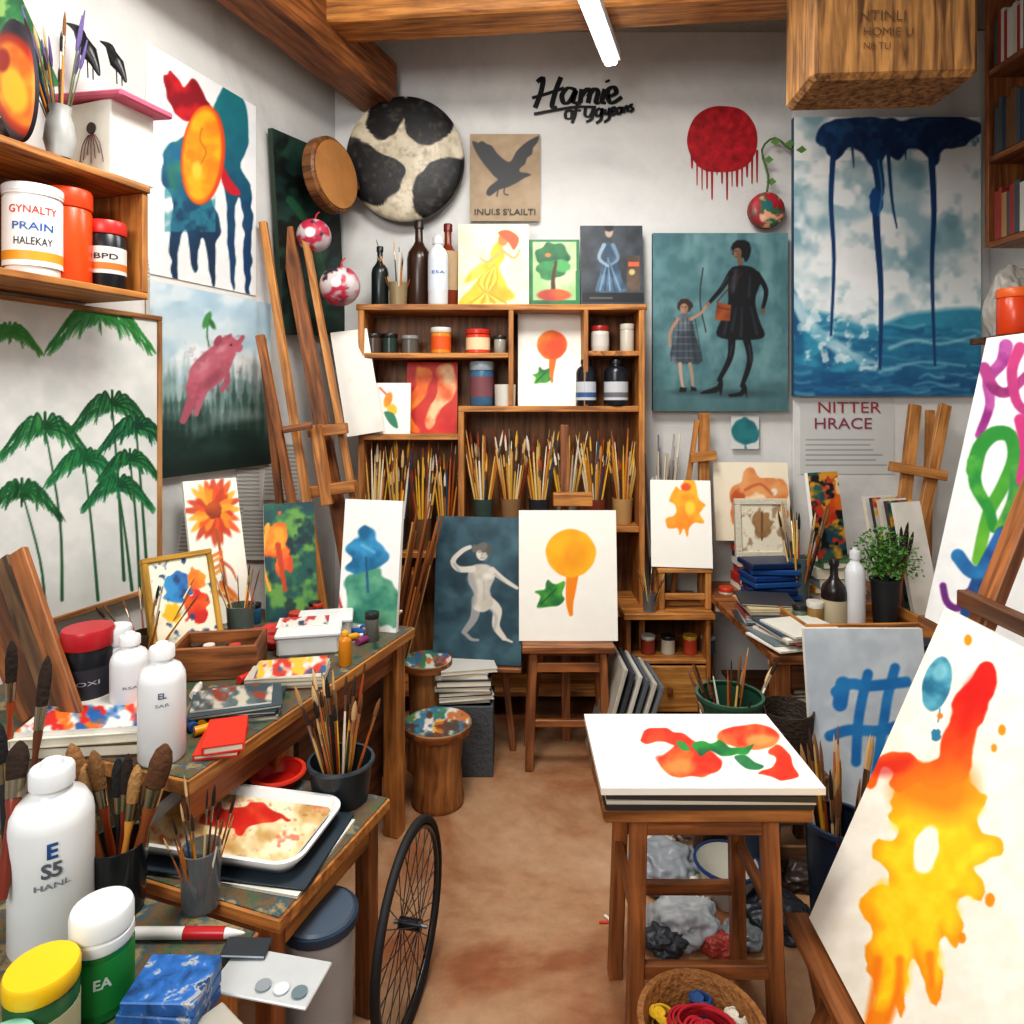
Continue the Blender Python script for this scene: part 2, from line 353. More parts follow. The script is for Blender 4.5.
def bundle(c,z,r,n,L0,L1,spread=.35,group='brushes',fat=1.0,flip=.3,light=False):
    for i in range(n):
        a=R.uniform(0,2*math.pi); q=r*math.sqrt(R.random())*.75
        p0=V((c[0]+q*math.cos(a)*.5,c[1]+q*math.sin(a)*.5,z+.006)); L=R.uniform(L0,L1)
        d=V((math.cos(a)*spread*q/r,math.sin(a)*spread*q/r,1))
        o=brush(p0,d,L,group,R.random()<flip,light)
        if fat!=1: o.scale=(L*fat,L*fat,L)
def bigbrush(p0,p1,w,hc,bc,label,flat=.5):
    thing('paint_brush',label,'brush',mx=zmat(V(p0),V(p1)-V(p0))); L=(V(p1)-V(p0)).length; h=w*.28
    lathe('handle',[(0,0),(h*.5,0),(h*1.0,.2*L),(h*.7,.5*L),(h*1.1,.60*L),(h*.9,.64*L),(0,.64*L)],M(hc,.35),seg=12)
    lathe('ferrule',[(0,.62*L),(h*1.15,.62*L),(h*1.4,.74*L),(0,.74*L)],M('a89a80',.25,1),seg=14)
    lathe('bristles',[(0,.735*L),(h*1.38,.735*L),(w*.44,.80*L),(w*.46,.88*L),(w*.34,.95*L),(w*.12,.99*L),(0,L)],M(bc,.9,var=.5,scale=90,bump=.6),seg=16,sy=flat+.3)
    done()
def cup(pos,r,h,mat,label,nm='brush_cup',cat='cup',taper=.85,wall=.004,rim=None,group=None):
    prof=[(0,0),(r*taper,0),(r,h),(r-wall,h),(r*taper-wall,wall),(0,wall)]
    if rim:
        thing(nm,label,cat,pos,0,group); lathe('body',prof,mat)
        lathe('rim',[(r-wall,h-.004),(r+.004,h-.004),(r+.006,h),(r+.004,h+.005),(r-wall,h+.005),(r-wall,h-.004)],rim); done()
    else: lathe(nm,prof,mat,top=(label,cat,group),mx=Matrix.Translation(V(pos)))
def book(pos,w,d,t,rz,cov,group,label,cat='book',nm='book'):
    c=M(cov,.5); pg=M('e0d8c4',.8); V_=[];Fs=[];fm=[]
    def bx(x0,x1,y0,y1,z0,z1,m):
        b=len(V_); V_.extend([(x0,y0,z0),(x1,y0,z0),(x1,y1,z0),(x0,y1,z0),(x0,y0,z1),(x1,y0,z1),(x1,y1,z1),(x0,y1,z1)])
        for f in ((0,3,2,1),(4,5,6,7),(0,1,5,4),(1,2,6,5),(2,3,7,6),(3,0,4,7)): Fs.append(tuple(b+i for i in f)); fm.append(m)
    k=min(.003,t*.2)
    bx(-w/2,w/2,-d/2,d/2,0,k,0);bx(-w/2,w/2,-d/2,d/2,t-k,t,0);bx(-w/2,-w/2+k,-d/2,d/2,k,t-k,0);bx(-w/2+k,w/2-.004,-d/2+.004,d/2-.004,k,t-k,1)
    return mk(nm,V_,Fs,[c,pg],fm,mx=Matrix.Translation(V(pos))@Matrix.Rotation(rz,4,'Z'),top=(label,cat,group))
PC=['b8342a','e2dccb','2b5f8a','d9a02a','3a3a3e','e8e4da','4f7a55','8a9aa4','c9563a','f0ece2','6c3d2a','1f3a52']
def stack(x,y,z,w,d,n,t,rz=0,cols=PC,group='stack of sketchbooks',label='sketchbook lying in an untidy stack',jit=.012,cat='book',nm='sketchbook'):
    for i in range(n):
        tt=t*R.uniform(.7,1.3); book((x+R.uniform(-jit,jit),y+R.uniform(-jit,jit),z),w*R.uniform(.9,1.03),d*R.uniform(.9,1.03),tt,rz+R.uniform(-.12,.12),R.choice(cols),group,label,cat,nm); z+=tt+.0005
    return z
def lump(c,r,mat,label,cat,nm,sz=(1,1,.7),amp=.3,seed=1,group=None):
    bm=bmesh.new(); bmesh.ops.create_icosphere(bm,subdivisions=5,radius=1)
    for v in bm.verts:
        q=v.co.copy(); n1=MN.noise(q*1.6+V((seed*7.1,0,0))); n2=1-abs(MN.noise(q*2.6+V((0,seed*3.3,0))))*2.2; n3=1-abs(MN.noise(q*5+V((seed,0,seed))))*2; k=1+amp*n1+amp*.45*n2+amp*.16*n3
        v.co=V((q.x*k*sz[0],q.y*k*sz[1],max(q.z*k*sz[2],-sz[2]*.55)))*r
    zmin=min(v.co.z for v in bm.verts)
    for v in bm.verts: v.co.z-=zmin
    me=bpy.data.meshes.new(nm); bm.to_mesh(me); bm.free(); me.materials.append(mat)
    for p_ in me.polygons: p_.use_smooth=True
    return put(nm,me,Matrix.Translation(V(c)),None,(label,cat,group))
TCN={'c8302a':'red','e0a020':'yellow','2a5a9a':'blue','2a7a4a':'green','d8d4cc':'white','8a3a6a':'purple','e0601c':'orange'}
def ptube(x,y,z,a,group='paint tubes on work table'):
    cc=R.choice(list(TCN)); thing('paint_tube','small squeezed %s paint tube lying flat'%TCN[cc],'paint tube',(x,y,z+.0125),a,group)
    mm=zmat((0,0,0),V((1,0,0))); lathe('tube_body',[(0,0),(.012,0),(.0115,.06),(.006,.07),(0,.07)],M(cc,.35),seg=12,mx=mm); lathe('cap',[(0,.068),(.006,.068),(.006,.083),(0,.083)],M('e8e8e8',.4),seg=10,mx=mm); done()
# ================= ROOM =================
def struct(o): 
    o['kind']='structure'
    for k in('label','category'):
        if k in o: del o[k]
    return o
wallm=patchy('plaster_wall',['bdbdbb','cfcecb','d8d7d3','c9c8c6'],1.2,.85,7,bump=.25,dist=.005,ov=.13,fine=12)
floorm=patchy('worn_floor',['6a3d20','8a5532','a57f5e','b29274','936640'],1.2,.6,9,.35,.008,pos=[.3,.42,.52,.62,.74],ov=.3,fine=14)
ceilm=patchy('ceiling_board',['8e8a82','a5a199'],2,.8)
def quadslab(nm,pts,n,t,mat):
    n=V(n).normalized(); a=[V(p) for p in pts]; b=[p-n*t for p in a]
    return struct(mk(nm,a+b,[(0,1,2,3),(7,6,5,4)]+[(i,i+4,(i+1)%4+4,(i+1)%4) for i in range(4)],[mat],p=None))
CE=3.62
quadslab('floor',[(-3,-1.2,0),(3,-1.2,0),(3,3.9,0),(-3,3.9,0)],(0,0,1),.1,floorm)
quadslab('wall_back',[(-1.1,DB,0),(2.62,DB,0),(2.62,DB,CE),(-1.1,DB,CE)],(0,-1,0),.1,wallm)
wn=A0-WD*3.6; 
quadslab('wall_left',[(wn.x,wn.y,0),(A0.x,A0.y,0),(A0.x,A0.y,CE),(wn.x,wn.y,CE)],(WN.x,WN.y,0),.1,wallm)
quadslab('wall_right',[(2.6,3.9,0),(2.6,.2,0),(2.6,.2,CE),(2.6,3.9,CE)],(-1,0,0),.1,wallm)
quadslab('ceiling',[(-2.4,3.85,CE),(2.7,3.85,CE),(2.7,.9,CE),(-2.4,.9,CE)],(0,0,-1),.08,ceilm)
struct(box('trim_1',(2.62-X(795,3.72),.03,CE-.01),((2.6+X(795,3.72))/2,DB-.016,CE/2),wallm,p=None,bev=.004))
struct(bar('trim_2',(-1.02,3.17,3.44),(1.75,2.92,3.46),.2,.3,OAK,hint=V((0,0,1)),p=None,bev=.012))
struct(bar('trim_3',(-1.2,2.3,3.30),(-.72,3.72,3.30),.22,.24,MID,hint=V((0,0,1)),p=None,bev=.012))
struct(bar('trim_4',(-1.45,2.55,3.5),(-.35,3.1,3.53),.16,.16,OAK,hint=V((0,0,1)),p=None,bev=.012))
bxo=box('trim_5',(.60,.30,.84),(1.42,2.66,3.21),W('ac7c46','5a381c',.8),rot=(0,0,-.06),p=None,bev=.02); struct(bxo)
for (s_,z_,sz,x_) in (('NTINLI',3.01,.055,1.36),('HOMIE U',2.95,.045,1.38),('N8 TU',2.90,.035,1.34)): text(s_,sz,M('5a3c22',.8,var=.5,scale=60),mx=Matrix.Translation((x_,2.5015+(1.42-x_)*.06,z_))@rotm((0,.04,-.06)),p=bxo,bold=-.005)
thing('ceiling_light','slim white fluorescent tube lamp under the ceiling beam','lamp',(.36,2.95,3.27),math.atan2(.6,.2))
box('housing',(.8,.09,.04),(0,0,0),M('e6e8ea',.4)); box('tube_diffuser',(.78,.06,.03),(0,0,-.034),M('f4f8ff',.3,emit=7),bev=.012); done()
# ================= SHELF BOX ON LEFT WALL =================
def lwloc(Y,z,off=0):
    x=A0.x+(Y-A0.y)*WD.x/WD.y; return V((x+WN.x*off,Y+WN.y*off,z))
base=lwloc(2.05,1.93); sh=.37
thing('wall_shelf','open pine shelf box mounted on the plaster wall','shelf',base,WA)
Lx0,Lx1=-.85,.31
box('shelf_board',(Lx1-Lx0,.28,.022),((Lx0+Lx1)/2,-.14,.011),OAK); box('top_board',(Lx1-Lx0,.29,.022),((Lx0+Lx1)/2,-.145,sh-.011),OAK)
box('side_panel',(.022,.28,sh-.044),(Lx1-.011,-.14,sh/2),OAK); box('side_panel',(.022,.28,sh-.044),(Lx0+.011,-.14,sh/2),OAK)
box('back_panel',(Lx1-Lx0-.05,.01,sh-.05),((Lx0+Lx1)/2,-.006,sh/2),MID); done()
zi=1.93+.0225; zt=1.93+sh+.0005
def B(px,yb,yt,w,Y,z,style,col,cap,label,**k):
    bottle((X(px,Y),Y,z),w/2/F*Y,(yb-yt)/F*Y,style,col,cap,label,**k)
B(33,280,190,50,1.98,zi,'tub','f2f2ee','e8eaec','large white paint tub with printed label',cat='paint tub',lab='f6f4f0',lz=(.1,.85),txt=[('GYNALTY',1.15,.70,'d23a28'),('PRAIN',.95,.52,'2a5fa8'),('HALEKAY',.9,.36,'3a3a3a')],stripe='e8a030')
B(68,283,190,42,2.08,zi,'jar','e2501a','d8481a','orange plastic paint jar on the wall shelf',cat='jar')
B(106,286,220,36,2.17,zi,'jar','1c1c20','c8302a','black paint jar with red lid',cat='jar',lab='d8d4cc',lz=(.2,.6),txt=[('BPD',.8,.45,'222222')],stripe='d8742a')
hb=V((X(110,2.22),2.22,zt))
thing('birdhouse','white painted wooden birdhouse with pink roof','birdhouse',hb,-.35)
box('body',(.20,.16,.235),(0,0,.118),M('e6e2d8',.7)); box('roof',(.33,.2,.022),(0,0,.252),M('c8607a',.6),rot=(0,.1,0),bev=.006); 
lathe('entrance_hole',[(0,0),(.018,0),(.018,.004),(0,.004)],M('3a2020'),mx=Matrix.Translation((.02,-.0805,.15))@rotm((math.pi/2,0,0)))
for i in range(7): tube('painted_twig',[(.02+(i-3)*.004,-.082,.13),(.02+(i-3)*.012,-.083,.1),(.02+(i-3)*.017,-.082,.04+(i%3)*.014)],.0014,M('6a3a3a'),seg=5)
done()
for (px,py,s,lb) in ((88,80,1.15,'black crow figurine perched on the birdhouse roof'),(117,86,.9,'smaller black crow figurine looking upward')):
    o=P(px,py,2.22); s*=.9
    thing('crow_figurine',lb,'figurine',mx=Matrix.Translation((o.x,o.y,o.z+.005)))
    tube('body',[(.035*s,0,.01*s),(.02*s,0,.05*s),(0,0,.085*s),(-.02*s,0,.125*s),(-.03*s,0,.15*s),(-.05*s,0,.165*s),(-.07*s,0,.175*s)],[.004,.014*s,.026*s,.017*s,.015*s,.008*s,.001],M('17181c',.4),seg=12)
    tube('leg',[(0,-.005,.075*s),(.003,-.005,0)],.002,M('17181c'),smooth=0); tube('leg',[(.01,.008,.075*s),(.012,.008,0)],.002,M('17181c'),smooth=0); done()
vp=V((X(60,1.98),1.98,zt))
lathe('ceramic_vase',[(0,0),(.03,0),(.042,.05),(.036,.1),(.026,.13),(.03,.15),(.026,.15),(.02,.12),(.03,.05),(0,.01)],M('a8a8a4',.4,var=.3),top=('grey ceramic vase holding brushes and dried lavender','vase'),mx=Matrix.Translation(vp))
for i in range(14):
    a=R.uniform(-1,1); brush(vp+V((0,0,.02)),V((a*.28-.05,R.uniform(-.15,.15),1)),R.uniform(.26,.40),group='brushes in the ceramic vase')
for i in range(14):
    a=R.uniform(-1,1); d=V((a*.3-.1,R.uniform(-.1,.1),1)).normalized(); L=R.uniform(.3,.45)
    thing('lavender_sprig','dried purple lavender sprig in ceramic vase','flower',wc=True,loc=vp+V((0,0,.02)),group='lavender sprigs')
    q=vp+V((0,0,.02)); tube('stem',[q,q+d*L*.75],.0015,M('5a6a40'),smooth=0,seg=5); tube('flower_head',[q+d*L*.74,q+d*L*.80,q+d*L*.9,q+d*L],[.003,.0055,.004,.0015],M('6a5a90',.8,var=.4,scale=90),seg=6); done()
def a_pal(a):
    a.fill('23202e','3a3440'); a.ell(18,85,28,54,'b03018',rot=-.3,soft=4); a.ell(17,85,22,44,'e0701c','f0a030',rot=-.3,soft=4); a.ell(14,90,12,24,'f6c030',rot=-.3,soft=4); a.ell(2,60,8,12,'a02818',soft=3)
disc('oval_palette',P(15,80,1.86),V((.93,-.33,.05)),V((-.12,.0,1)),.075,.165,.012,.012,a_pal,'dark oval palette with orange and yellow paint rings','palette',M('23202a',.5))
thing('carved_figure','dark carved wooden figure standing on the shelf','sculpture',(X(4,1.93),1.93,zt))
tube('body',[(0,0,0),(0,0,.05),(.02,0,.10),(.0,0,.14),(.01,0,.17)],[.045,.04,.025,.022,.012],M('3a2418',.5,bump=.6,scale=30),seg=14)
tube('arm',[(.015,-.02,.1),(.045,-.03,.06),(.05,-.03,.02)],[.012,.01,.007],M('3a2418',.5)); done()
# ================= PICTURES ON LEFT WALL =================
def lwcanvas(pl,pr,zt_,zb,art,label,off=.028,t=.02,**k):
    a=LW(pl,400,off);b=LW(pr,400,off)
    return canvas((a.x,a.y,zb),(b.x,b.y,zb),(a.x,a.y,zt_),art,label,t=t,**k)
def a_drip(a):
    a.fill('e2e5e5','ebecec')
    a.blob([(165,150),(176,142),(188,140),(202,188),(214,206),(221,228),(216,245),(215,282),(211,282),(206,243),(200,240),(197,268),(193,270),(188,235),(183,232),(177,255),(178,286),(174,287),(170,250),(172,200),(163,180)],'1d6a90','123250',('y',150,250),wob=3)
    a.noise('2f8a9a',12,.5,.7,.7,(165,160,215,232))
    a.blob([(165,150),(176,142),(188,140),(196,170),(190,195),(178,200),(168,180)],'3a8a6a','1f6a90',a=.7,soft=5)
    a.blob([(214,112),(220,92),(230,84),(238,90),(246,105),(248,140),(240,168),(252,195),(250,288),(246,290),(242,210),(236,205),(235,280),(231,282),(226,205),(220,170)],'1b7a80','123f66',('y',90,240),wob=3)
    a.blob([(163,78),(168,74),(172,70),(180,82),(184,88),(190,78),(196,80),(206,98),(211,114),(190,122),(178,118),(170,104)],'c81e28','8a1020',wob=3)
    a.blob([(222,165),(230,178),(241,194),(230,194),(222,182)],'c02030')
    a.ell(203,155,22,50,'d8481c',rot=.08); a.ell(202,155,19,47,'f0b21e','e8881a',rot=.08,soft=3); a.line([(202,128),(200,140),(206,152),(200,165)],1.5,'c07010'); a.ell(197,170,5,9,'f6d050',a=.8,soft=3)
lwcanvas(146,256,2.95,2.08,a_drip,'unframed paper painting of dripping red yellow and blue shapes',off=.006,t=.004,nm='paper_painting')
def a_pig(a):
    a.fill('b4cfde','dce4e2',('y',290,370)); a.noise('8fb2c4',30,.48,.75,.6); a.noise('eef2f2',26,.52,.7,.6)
    rr=random.Random(3)
    for row,(y0,c1,h0,h1,al,sf) in enumerate(((388,'93aaac',14,40,.6,3),(402,'67857f',16,48,.7,2.4),(420,'3c5852',18,46,.85,2),(438,'28403a',18,40,.9,2))):
        a.blob([(140,y0),(290,y0-6),(290,500),(140,500)],c1,k=1,a=al,soft=12)
        for i in range(20):
            x=142+i*7+rr.uniform(-3,3); h=rr.uniform(h0,h1); w=rr.uniform(3,6)
            a.blob([(x,y0-h),(x+w*.3,y0-h*.7),(x+w*.6,y0-h*.6),(x+w*.5,y0-h*.4),(x+w,y0+8),(x-w,y0+8),(x-w*.5,y0-h*.4),(x-w*.6,y0-h*.6),(x-w*.3,y0-h*.7)],c1,k=1,a=al,soft=sf)
    a.noise('bccac8',26,.5,.8,.55,(140,360,290,440),2.2); a.noise('1c322e',18,.5,.7,.8,(140,430,290,490)); a.blob([(140,462),(290,446),(290,500),(140,500)],'142220',k=1,a=.7,soft=18)
    Pk='c4707e'
    a.line([(199,386),(191,402),(187,412),(183,421)],(13,6),'aa5c6c'); a.line([(207,384),(201,398),(196,414)],(9,5),'b8687a'); a.line([(225,368),(227,380),(222,390)],(8,5),'ae6474')
    a.blob([(187,392),(188,378),(194,364),(203,354),(214,345),(224,340),(232,343),(236,352),(232,364),(224,376),(214,386),(202,394),(193,398)],Pk,'b25e6e',wob=3,soft=2)
    a.blob([(216,352),(220,340),(229,335),(236,340),(240,343),(243,347),(240,352),(233,352),(228,358),(220,360)],Pk,'bc6878',soft=1.5); a.line([(232,344),(239,342),(243,337)],(6,4),'b8606f'); a.ell(218,341,3.5,6,'a05062',rot=.5); a.ell(229,337,2,4,'b0606e',rot=.7)
    a.ell(203,366,10,6,'dc9aa4',rot=-.8,a=.6,soft=6); a.ell(222,349,6,3,'dfa2ac',rot=-.5,a=.6,soft=3); a.ell(231,345,1,1,'2a1418'); a.ell(212,380,14,5,'80404f',rot=-.7,a=.55,soft=5); a.noise('8a4a58',6,.55,.8,.35,(184,335,243,400))
    a.line([(209,346),(207,332),(210,318)],1.6,'3f7a48'); a.ell(207,320,3.5,9,'4a9050',rot=.4); a.ell(212,324,2.5,6,'3a7a44',rot=-.5)
lwcanvas(150,271,2.05,1.30,a_pig,'misty forest landscape painting with pink pig-like creature',step=1.0)
def palm(a,cx,cy,s,c1,c2,tr,n=13):
    rr=random.Random(int(cx*7+cy))
    if tr: a.line([(cx,cy),tr[0],tr[1]],(1.6,3.4),'2b5a3a')
    for i in range(n):
        t=math.pi*(-.12+1.24*i/(n-1)); ex=-math.cos(t)*s; up=-math.sin(t)*s*.36; dr=s*(.30+.25*abs(math.cos(t)))
        pts=crm([(cx,cy),(cx+ex*.5,cy+up),(cx+ex,cy+dr+up*.4)],False,8)
        for k,q in enumerate(pts[1:]):
            L=s*(.20+.14*math.sin(k/16*3.1)); dx=(ex/s)*.5
            for m_ in range(2): a.line([(q.x,q.y),(q.x+dx*L+rr.uniform(-1.5,1.5),q.y+L*rr.uniform(.7,1.1))],(2.0,.6),rr.choice([c1,c2,c1,'3a8a4a']),a=.85)
        a.line([(v.x,v.y) for v in pts],(2.2,.8),c2,k=1)
def a_palm(a):
    a.fill('e0e0dc','d6d8d5'); a.noise('c4cac4',30,.5,.8,.5)
    for (x,y,s,tr,c1,c2) in ((100,316,50,None,'1f6a2c','2f8a3a'),(45,428,44,((60,520),(62,600)),'1a6a38','0f4526'),(112,405,40,((118,480),(124,580)),'155c34','0c3c22'),(84,460,36,((92,530),(98,600)),'1c7a48','0f5030'),(136,428,36,((142,500),(148,585)),'0e5a3c','0b3a2a'),(22,492,38,((40,560),(45,605)),'0f3f20','145a30'),(118,486,34,((126,540),(132,590)),'1a7a4a','0e4a30'),(130,460,30,((136,520),(140,590)),'156a40','0c4428'),(10,333,30,None,'4a8a3a','2f7a35')):
        palm(a,x,y,s,c1,c2,tr,11)
lwcanvas(-45,157,1.90,.90,a_palm,'large white canvas of green palm trees in thin wood frame',off=.035,frame=W('b98a5a','8a5a30'),fw=.018,step=1.1)
canvas(LW(-10,95,.005),LW(60,85,.005),LW(-10,-20,.005),lambda a:(a.fill('2f7a45','1f5a35'),a.noise('88b060',12,.55,.7)),'green leafy poster pinned on plaster wall',cat='poster',t=.002,nm='poster')
for i,(l,r,t,b) in enumerate(((232,262,455,520),(262,300,440,500),(236,280,505,560),(140,152,175,290),(176,200,480,560))):
    canvas(LW(l,b,.01+.002*i),LW(r,b,.01+.002*i),LW(l,t,.01+.002*i),lambda a:(a.fill('c9c7c0'),[a.line([(l+3,y),(r-3,y)],1.2,'77797b') for y in range(t+6,b-3,4)]),'printed note sheet pinned on plaster wall',cat='paper',t=.001,nm='note_sheet',group='pinned note sheets')
def a_gr(a): a.fill('16302a','24463a'); a.noise('0b1614',14,.45,.65); a.line([(290,200),(310,230),(330,300)],8,'2f6a44',a=.6)
canvas(LW(284,335,.05),LW(346,335,.05),LW(284,133,.05),a_gr,'dark green painted wooden board hung near the corner',cat='painted board',t=.025,side='2a3a2e',nm='painted_board')
thing('wooden_drum','shallow round brown wooden drum hung on the board','drum',P(330,176,3.40))
G.cur=G.cur@zmat((0,0,0),V((.92,-.38,.05)))
lathe('body',[(0,-.03),(.175,-.03),(.185,-.02),(.185,.03),(.175,.04),(0,.04)],W('8a5a30','4a2c16')(2),seg=40,sy=1); lathe('skin',[(0,.04),(.165,.04),(.165,.046),(0,.052)],M('a8743f',.6,var=.3,scale=12),seg=40)
lathe('hanging_knob',[(0,0),(.02,0),(.022,.03),(0,.035)],DARK(2),mx=Matrix.Translation((0,.19,0)))
done()
for (px,py,r,lb) in ((314,236,17,'white ball ornament with red markings'),(340,286,20,'pink and white painted ball ornament')):
    c=P(px,py,3.30); rr=r/F*3.30
    def a_ball(a,px=px,py=py,r=r):
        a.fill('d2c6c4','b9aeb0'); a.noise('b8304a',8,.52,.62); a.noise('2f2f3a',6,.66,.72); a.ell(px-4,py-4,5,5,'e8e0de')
    thing('ball_ornament',lb,'ornament',wc=True,loc=c)
    disc('painted_face',c,V((1,-.2,0)),V((0,0,1)),rr,rr,rr,.002,a_ball,p=G.top,rings=16,seg=40,side=M('c8b8b8')); lathe('back_half',[(rr*math.cos(t),rr*math.sin(t)) for t in np.linspace(0,1.57,8)],M('b8a0a4'),mx=zmat(c,V((.2,1,0))))
    tube('hook',[c+V((0,.02,rr)),c+V((0,.04,rr+.03)),c+V((.01,.06,rr+.05))],.004,M('c03a40')); done()
# ================= BACK WALL =================
YB=DB-.032
def a_spot(a):
    a.fill('d4cab4','c0b59c'); K='141416'
    a.blob([(366,118),(384,98),(404,94),(402,120),(392,136),(376,140)],K,wob=4)
    a.blob([(404,100),(424,96),(446,110),(455,126),(440,140),(420,144),(406,128)],K,wob=4)
    a.blob([(340,140),(356,138),(376,150),(398,160),(404,176),(392,196),(376,208),(356,196),(346,176)],K,wob=4)
    a.blob([(420,172),(440,160),(468,160),(470,190),(448,212),(430,222),(412,206)],K,wob=4)
    a.noise('7c7262',5,.52,.8,.4); a.noise('5a5246',3,.6,.8,.25)
disc('round_shield',P(405,159,YB-.07),V((1,0,0)),V((0,0,1)),.315,.335,.07,.05,a_spot,'large round shield with black and cream patches','wall decoration',M('3a342c'),rings=60,seg=150)
def bwc(l,t,r,b,art,label,Y=YB-.02,th=.02,**k): return canvas(P(l,b,Y),P(r,b,Y),P(l,t,Y),art,label,t=th,**k)
def a_rav(a):
    a.fill('a48c6c','907858'); K='121316'
    a.blob([(486,193),(490,186),(498,180),(494,176),(484,164),(476,152),(472,141),(478,143),(482,141),(487,144),(492,146),(496,152),(502,158),(508,162),(512,160),(516,152),(523,145),(530,140),(539,136),(537,143),(533,148),(532,154),(527,158),(525,164),(520,168),(520,172),(527,173),(531,175),(524,178),(518,182),(508,187),(498,190),(490,196)],K,k=2)
    a.line([(505,186),(504,193),(508,195)],1.2,K); a.line([(498,189),(497,196)],1.2,K)
o=bwc(470,134,540,221,a_rav,'brown paper print of flying black raven with lettering',th=.004,Y=YB-.005,nm='art_print',step=.8)
text("INUI.S S'LAILTI",.045,M('1c1a18'),mx=Matrix.Translation(P(505,212,YB-.012)),w=.33,p=o)
def ribbon(lists,w,Y,mat,label,cat,nm):
    Vs=[];Fs=[]
    for i,(pts) in enumerate(lists):
        q=crm(pts,False,5) if len(pts)>2 else [V((p[0],p[1],0)) for p in pts]
        b=len(Vs)
        for k,pt in enumerate(q):
            d=(q[min(k+1,len(q)-1)]-q[max(k-1,0)]); d.normalize(); nn=V((-d.y,d.x,0)); ww=w*(.6+.7*abs(d.y))/2
            for s_ in (-1,1): v=P(pt.x+nn.x*ww*s_,pt.y+nn.y*ww*s_,Y-.0006*i); Vs.append(v)
        for k in range(len(q)-1): Fs.append((b+2*k,b+2*k+1,b+2*k+3,b+2*k+2))
    return mk(nm,Vs,Fs,[mat],top=(label,cat))
ribbon([[(537,82),(543,78),(541,92),(535,108)],[(561,77),(556,90),(552,106),(557,107)],[(532,98),(546,94),(564,88)],[(576,90),(568,88),(562,95),(564,103),(570,101),(576,90),(573,101),(578,103)],[(582,89),(580,103)],[(581,97),(587,89),(590,92),(588,103)],[(588,97),(594,89),(598,92),(596,102),(600,103)],[(605,89),(602,101),(606,103)],[(607,80),(608,82)],[(608,97),(616,93),(614,87),(608,90),(608,98),(612,103),(622,97)],[(534,114),(550,111),(575,107),(596,107)]],4.0,DB-.004,M('0c0d10'),'handwritten black lettering painted on the wall','lettering','wall_lettering')
ribbon([[(571,112),(566,114),(566,120),(571,120),(573,115),(571,112)],[(582,106),(578,106),(576,116),(573,125)],[(574,113),(582,112)],[(588,108),(587,117),(592,118),(597,108)],[(598,107),(595,118),(589,127)],[(605,110),(600,113),(601,118),(605,116),(606,110),(605,122),(599,125)],[(609,111),(609,116),(613,115),(615,109),(614,120),(609,124)],[(617,113),(621,111),(620,108),(617,111),(618,117),(622,115)],[(627,108),(623,110),(624,115),(628,113),(628,108),(628,114)],[(630,108),(630,114)],[(630,111),(634,107),(634,113)],[(640,106),(636,107),(640,110),(637,113)]] and [[(571+0,110),(566,112),(566,118),(571,118),(572,113),(571,110)],[(581,104),(577,105),(575,115),(572,123)],[(573,111),(581,110)],[(586,106),(585,115),(590,116),(594,107)],[(594,107),(592,118),(586,122)],[(600,108),(596,111),(597,116),(601,114),(602,108),(601,119),(596,123)],[(605,109),(605,114),(608,113),(610,108),(609,118),(604,122)],[(611,112),(615,110),(614,107),(611,110),(612,115),(616,113)],[(621,107),(617,109),(618,114),(621,112),(622,107),(622,113)],[(624,107),(624,113)],[(624,110),(627,106),(628,112)],[(633,104),(630,106),(633,109),(630,112)]],2.6,DB-.008,M('0c0d10'),'smaller handwritten black word painted on the wall','lettering','wall_lettering')
def emblem():
    q=crm([(722,106),(742,110),(755,126),(757,146),(750,162),(738,170),(722,172),(704,170),(692,158),(687,140),(693,120),(706,109)],True,6)
    Vs=[P(722,140,DB-.004)]+[P(a.x,a.y,DB-.004) for a in q]; n=len(q); Fs=[(0,1+i,1+(i+1)%n) for i in range(n)]
    for i,x in enumerate(range(692,758,5)):
        L=R.uniform(4,32); y0=158 if abs(x-722)>25 else 168; b=len(Vs); w=R.uniform(.8,1.7)
        Vs+= [P(x-w,y0-8,DB-.0045),P(x+w,y0-8,DB-.0045),P(x+w*.5,y0+L,DB-.0045),P(x,y0+L+2,DB-.0045),P(x-w*.5,y0+L,DB-.0045)]; Fs.append(tuple(range(b,b+5)))
    mk('dripping_red_emblem',Vs,Fs,[M('a81c26',.5,var=.9,scale=26)],top=('red round emblem with paint drips on the wall','wall painting'))
emblem()
bc=P(767,210,YB-.06); rr=18/F*(YB-.06)
thing('hanging_ornament','red round ornament hanging from green vine','ornament',wc=True,loc=bc)
def a_orn(a): a.fill('b02c38','8a1c2a'); a.noise('2f6a4a',7,.55,.62); a.noise('d8a080',6,.62,.7); a.ell(768,205,5,5,'2a6a70'); a.ell(763,218,3,4,'e0b090')
disc('painted_face',bc,V((1,0,0)),V((0,0,1)),rr,rr,.035,.03,a_orn,p=G.top,rings=16,seg=40,side=M('8a2430'))
tube('vine',[bc+V((0,0,rr)),P(768,175,YB-.05),P(762,150,YB-.03),P(775,138,YB-.03),P(792,150,YB-.04),P(802,142,YB-.04)],.006,M('4f6a3a'))
for (a,b) in ((763,160),(770,142),(784,144),(796,150),(766,182)):
    q=P(a,b,YB-.05); mk('leaf',[q,q+V((.03,-.01,.02)),q+V((.055,-.005,0)),q+V((.03,0,-.018))],[(0,1,2,3)],[M('5f8a45')])
done()
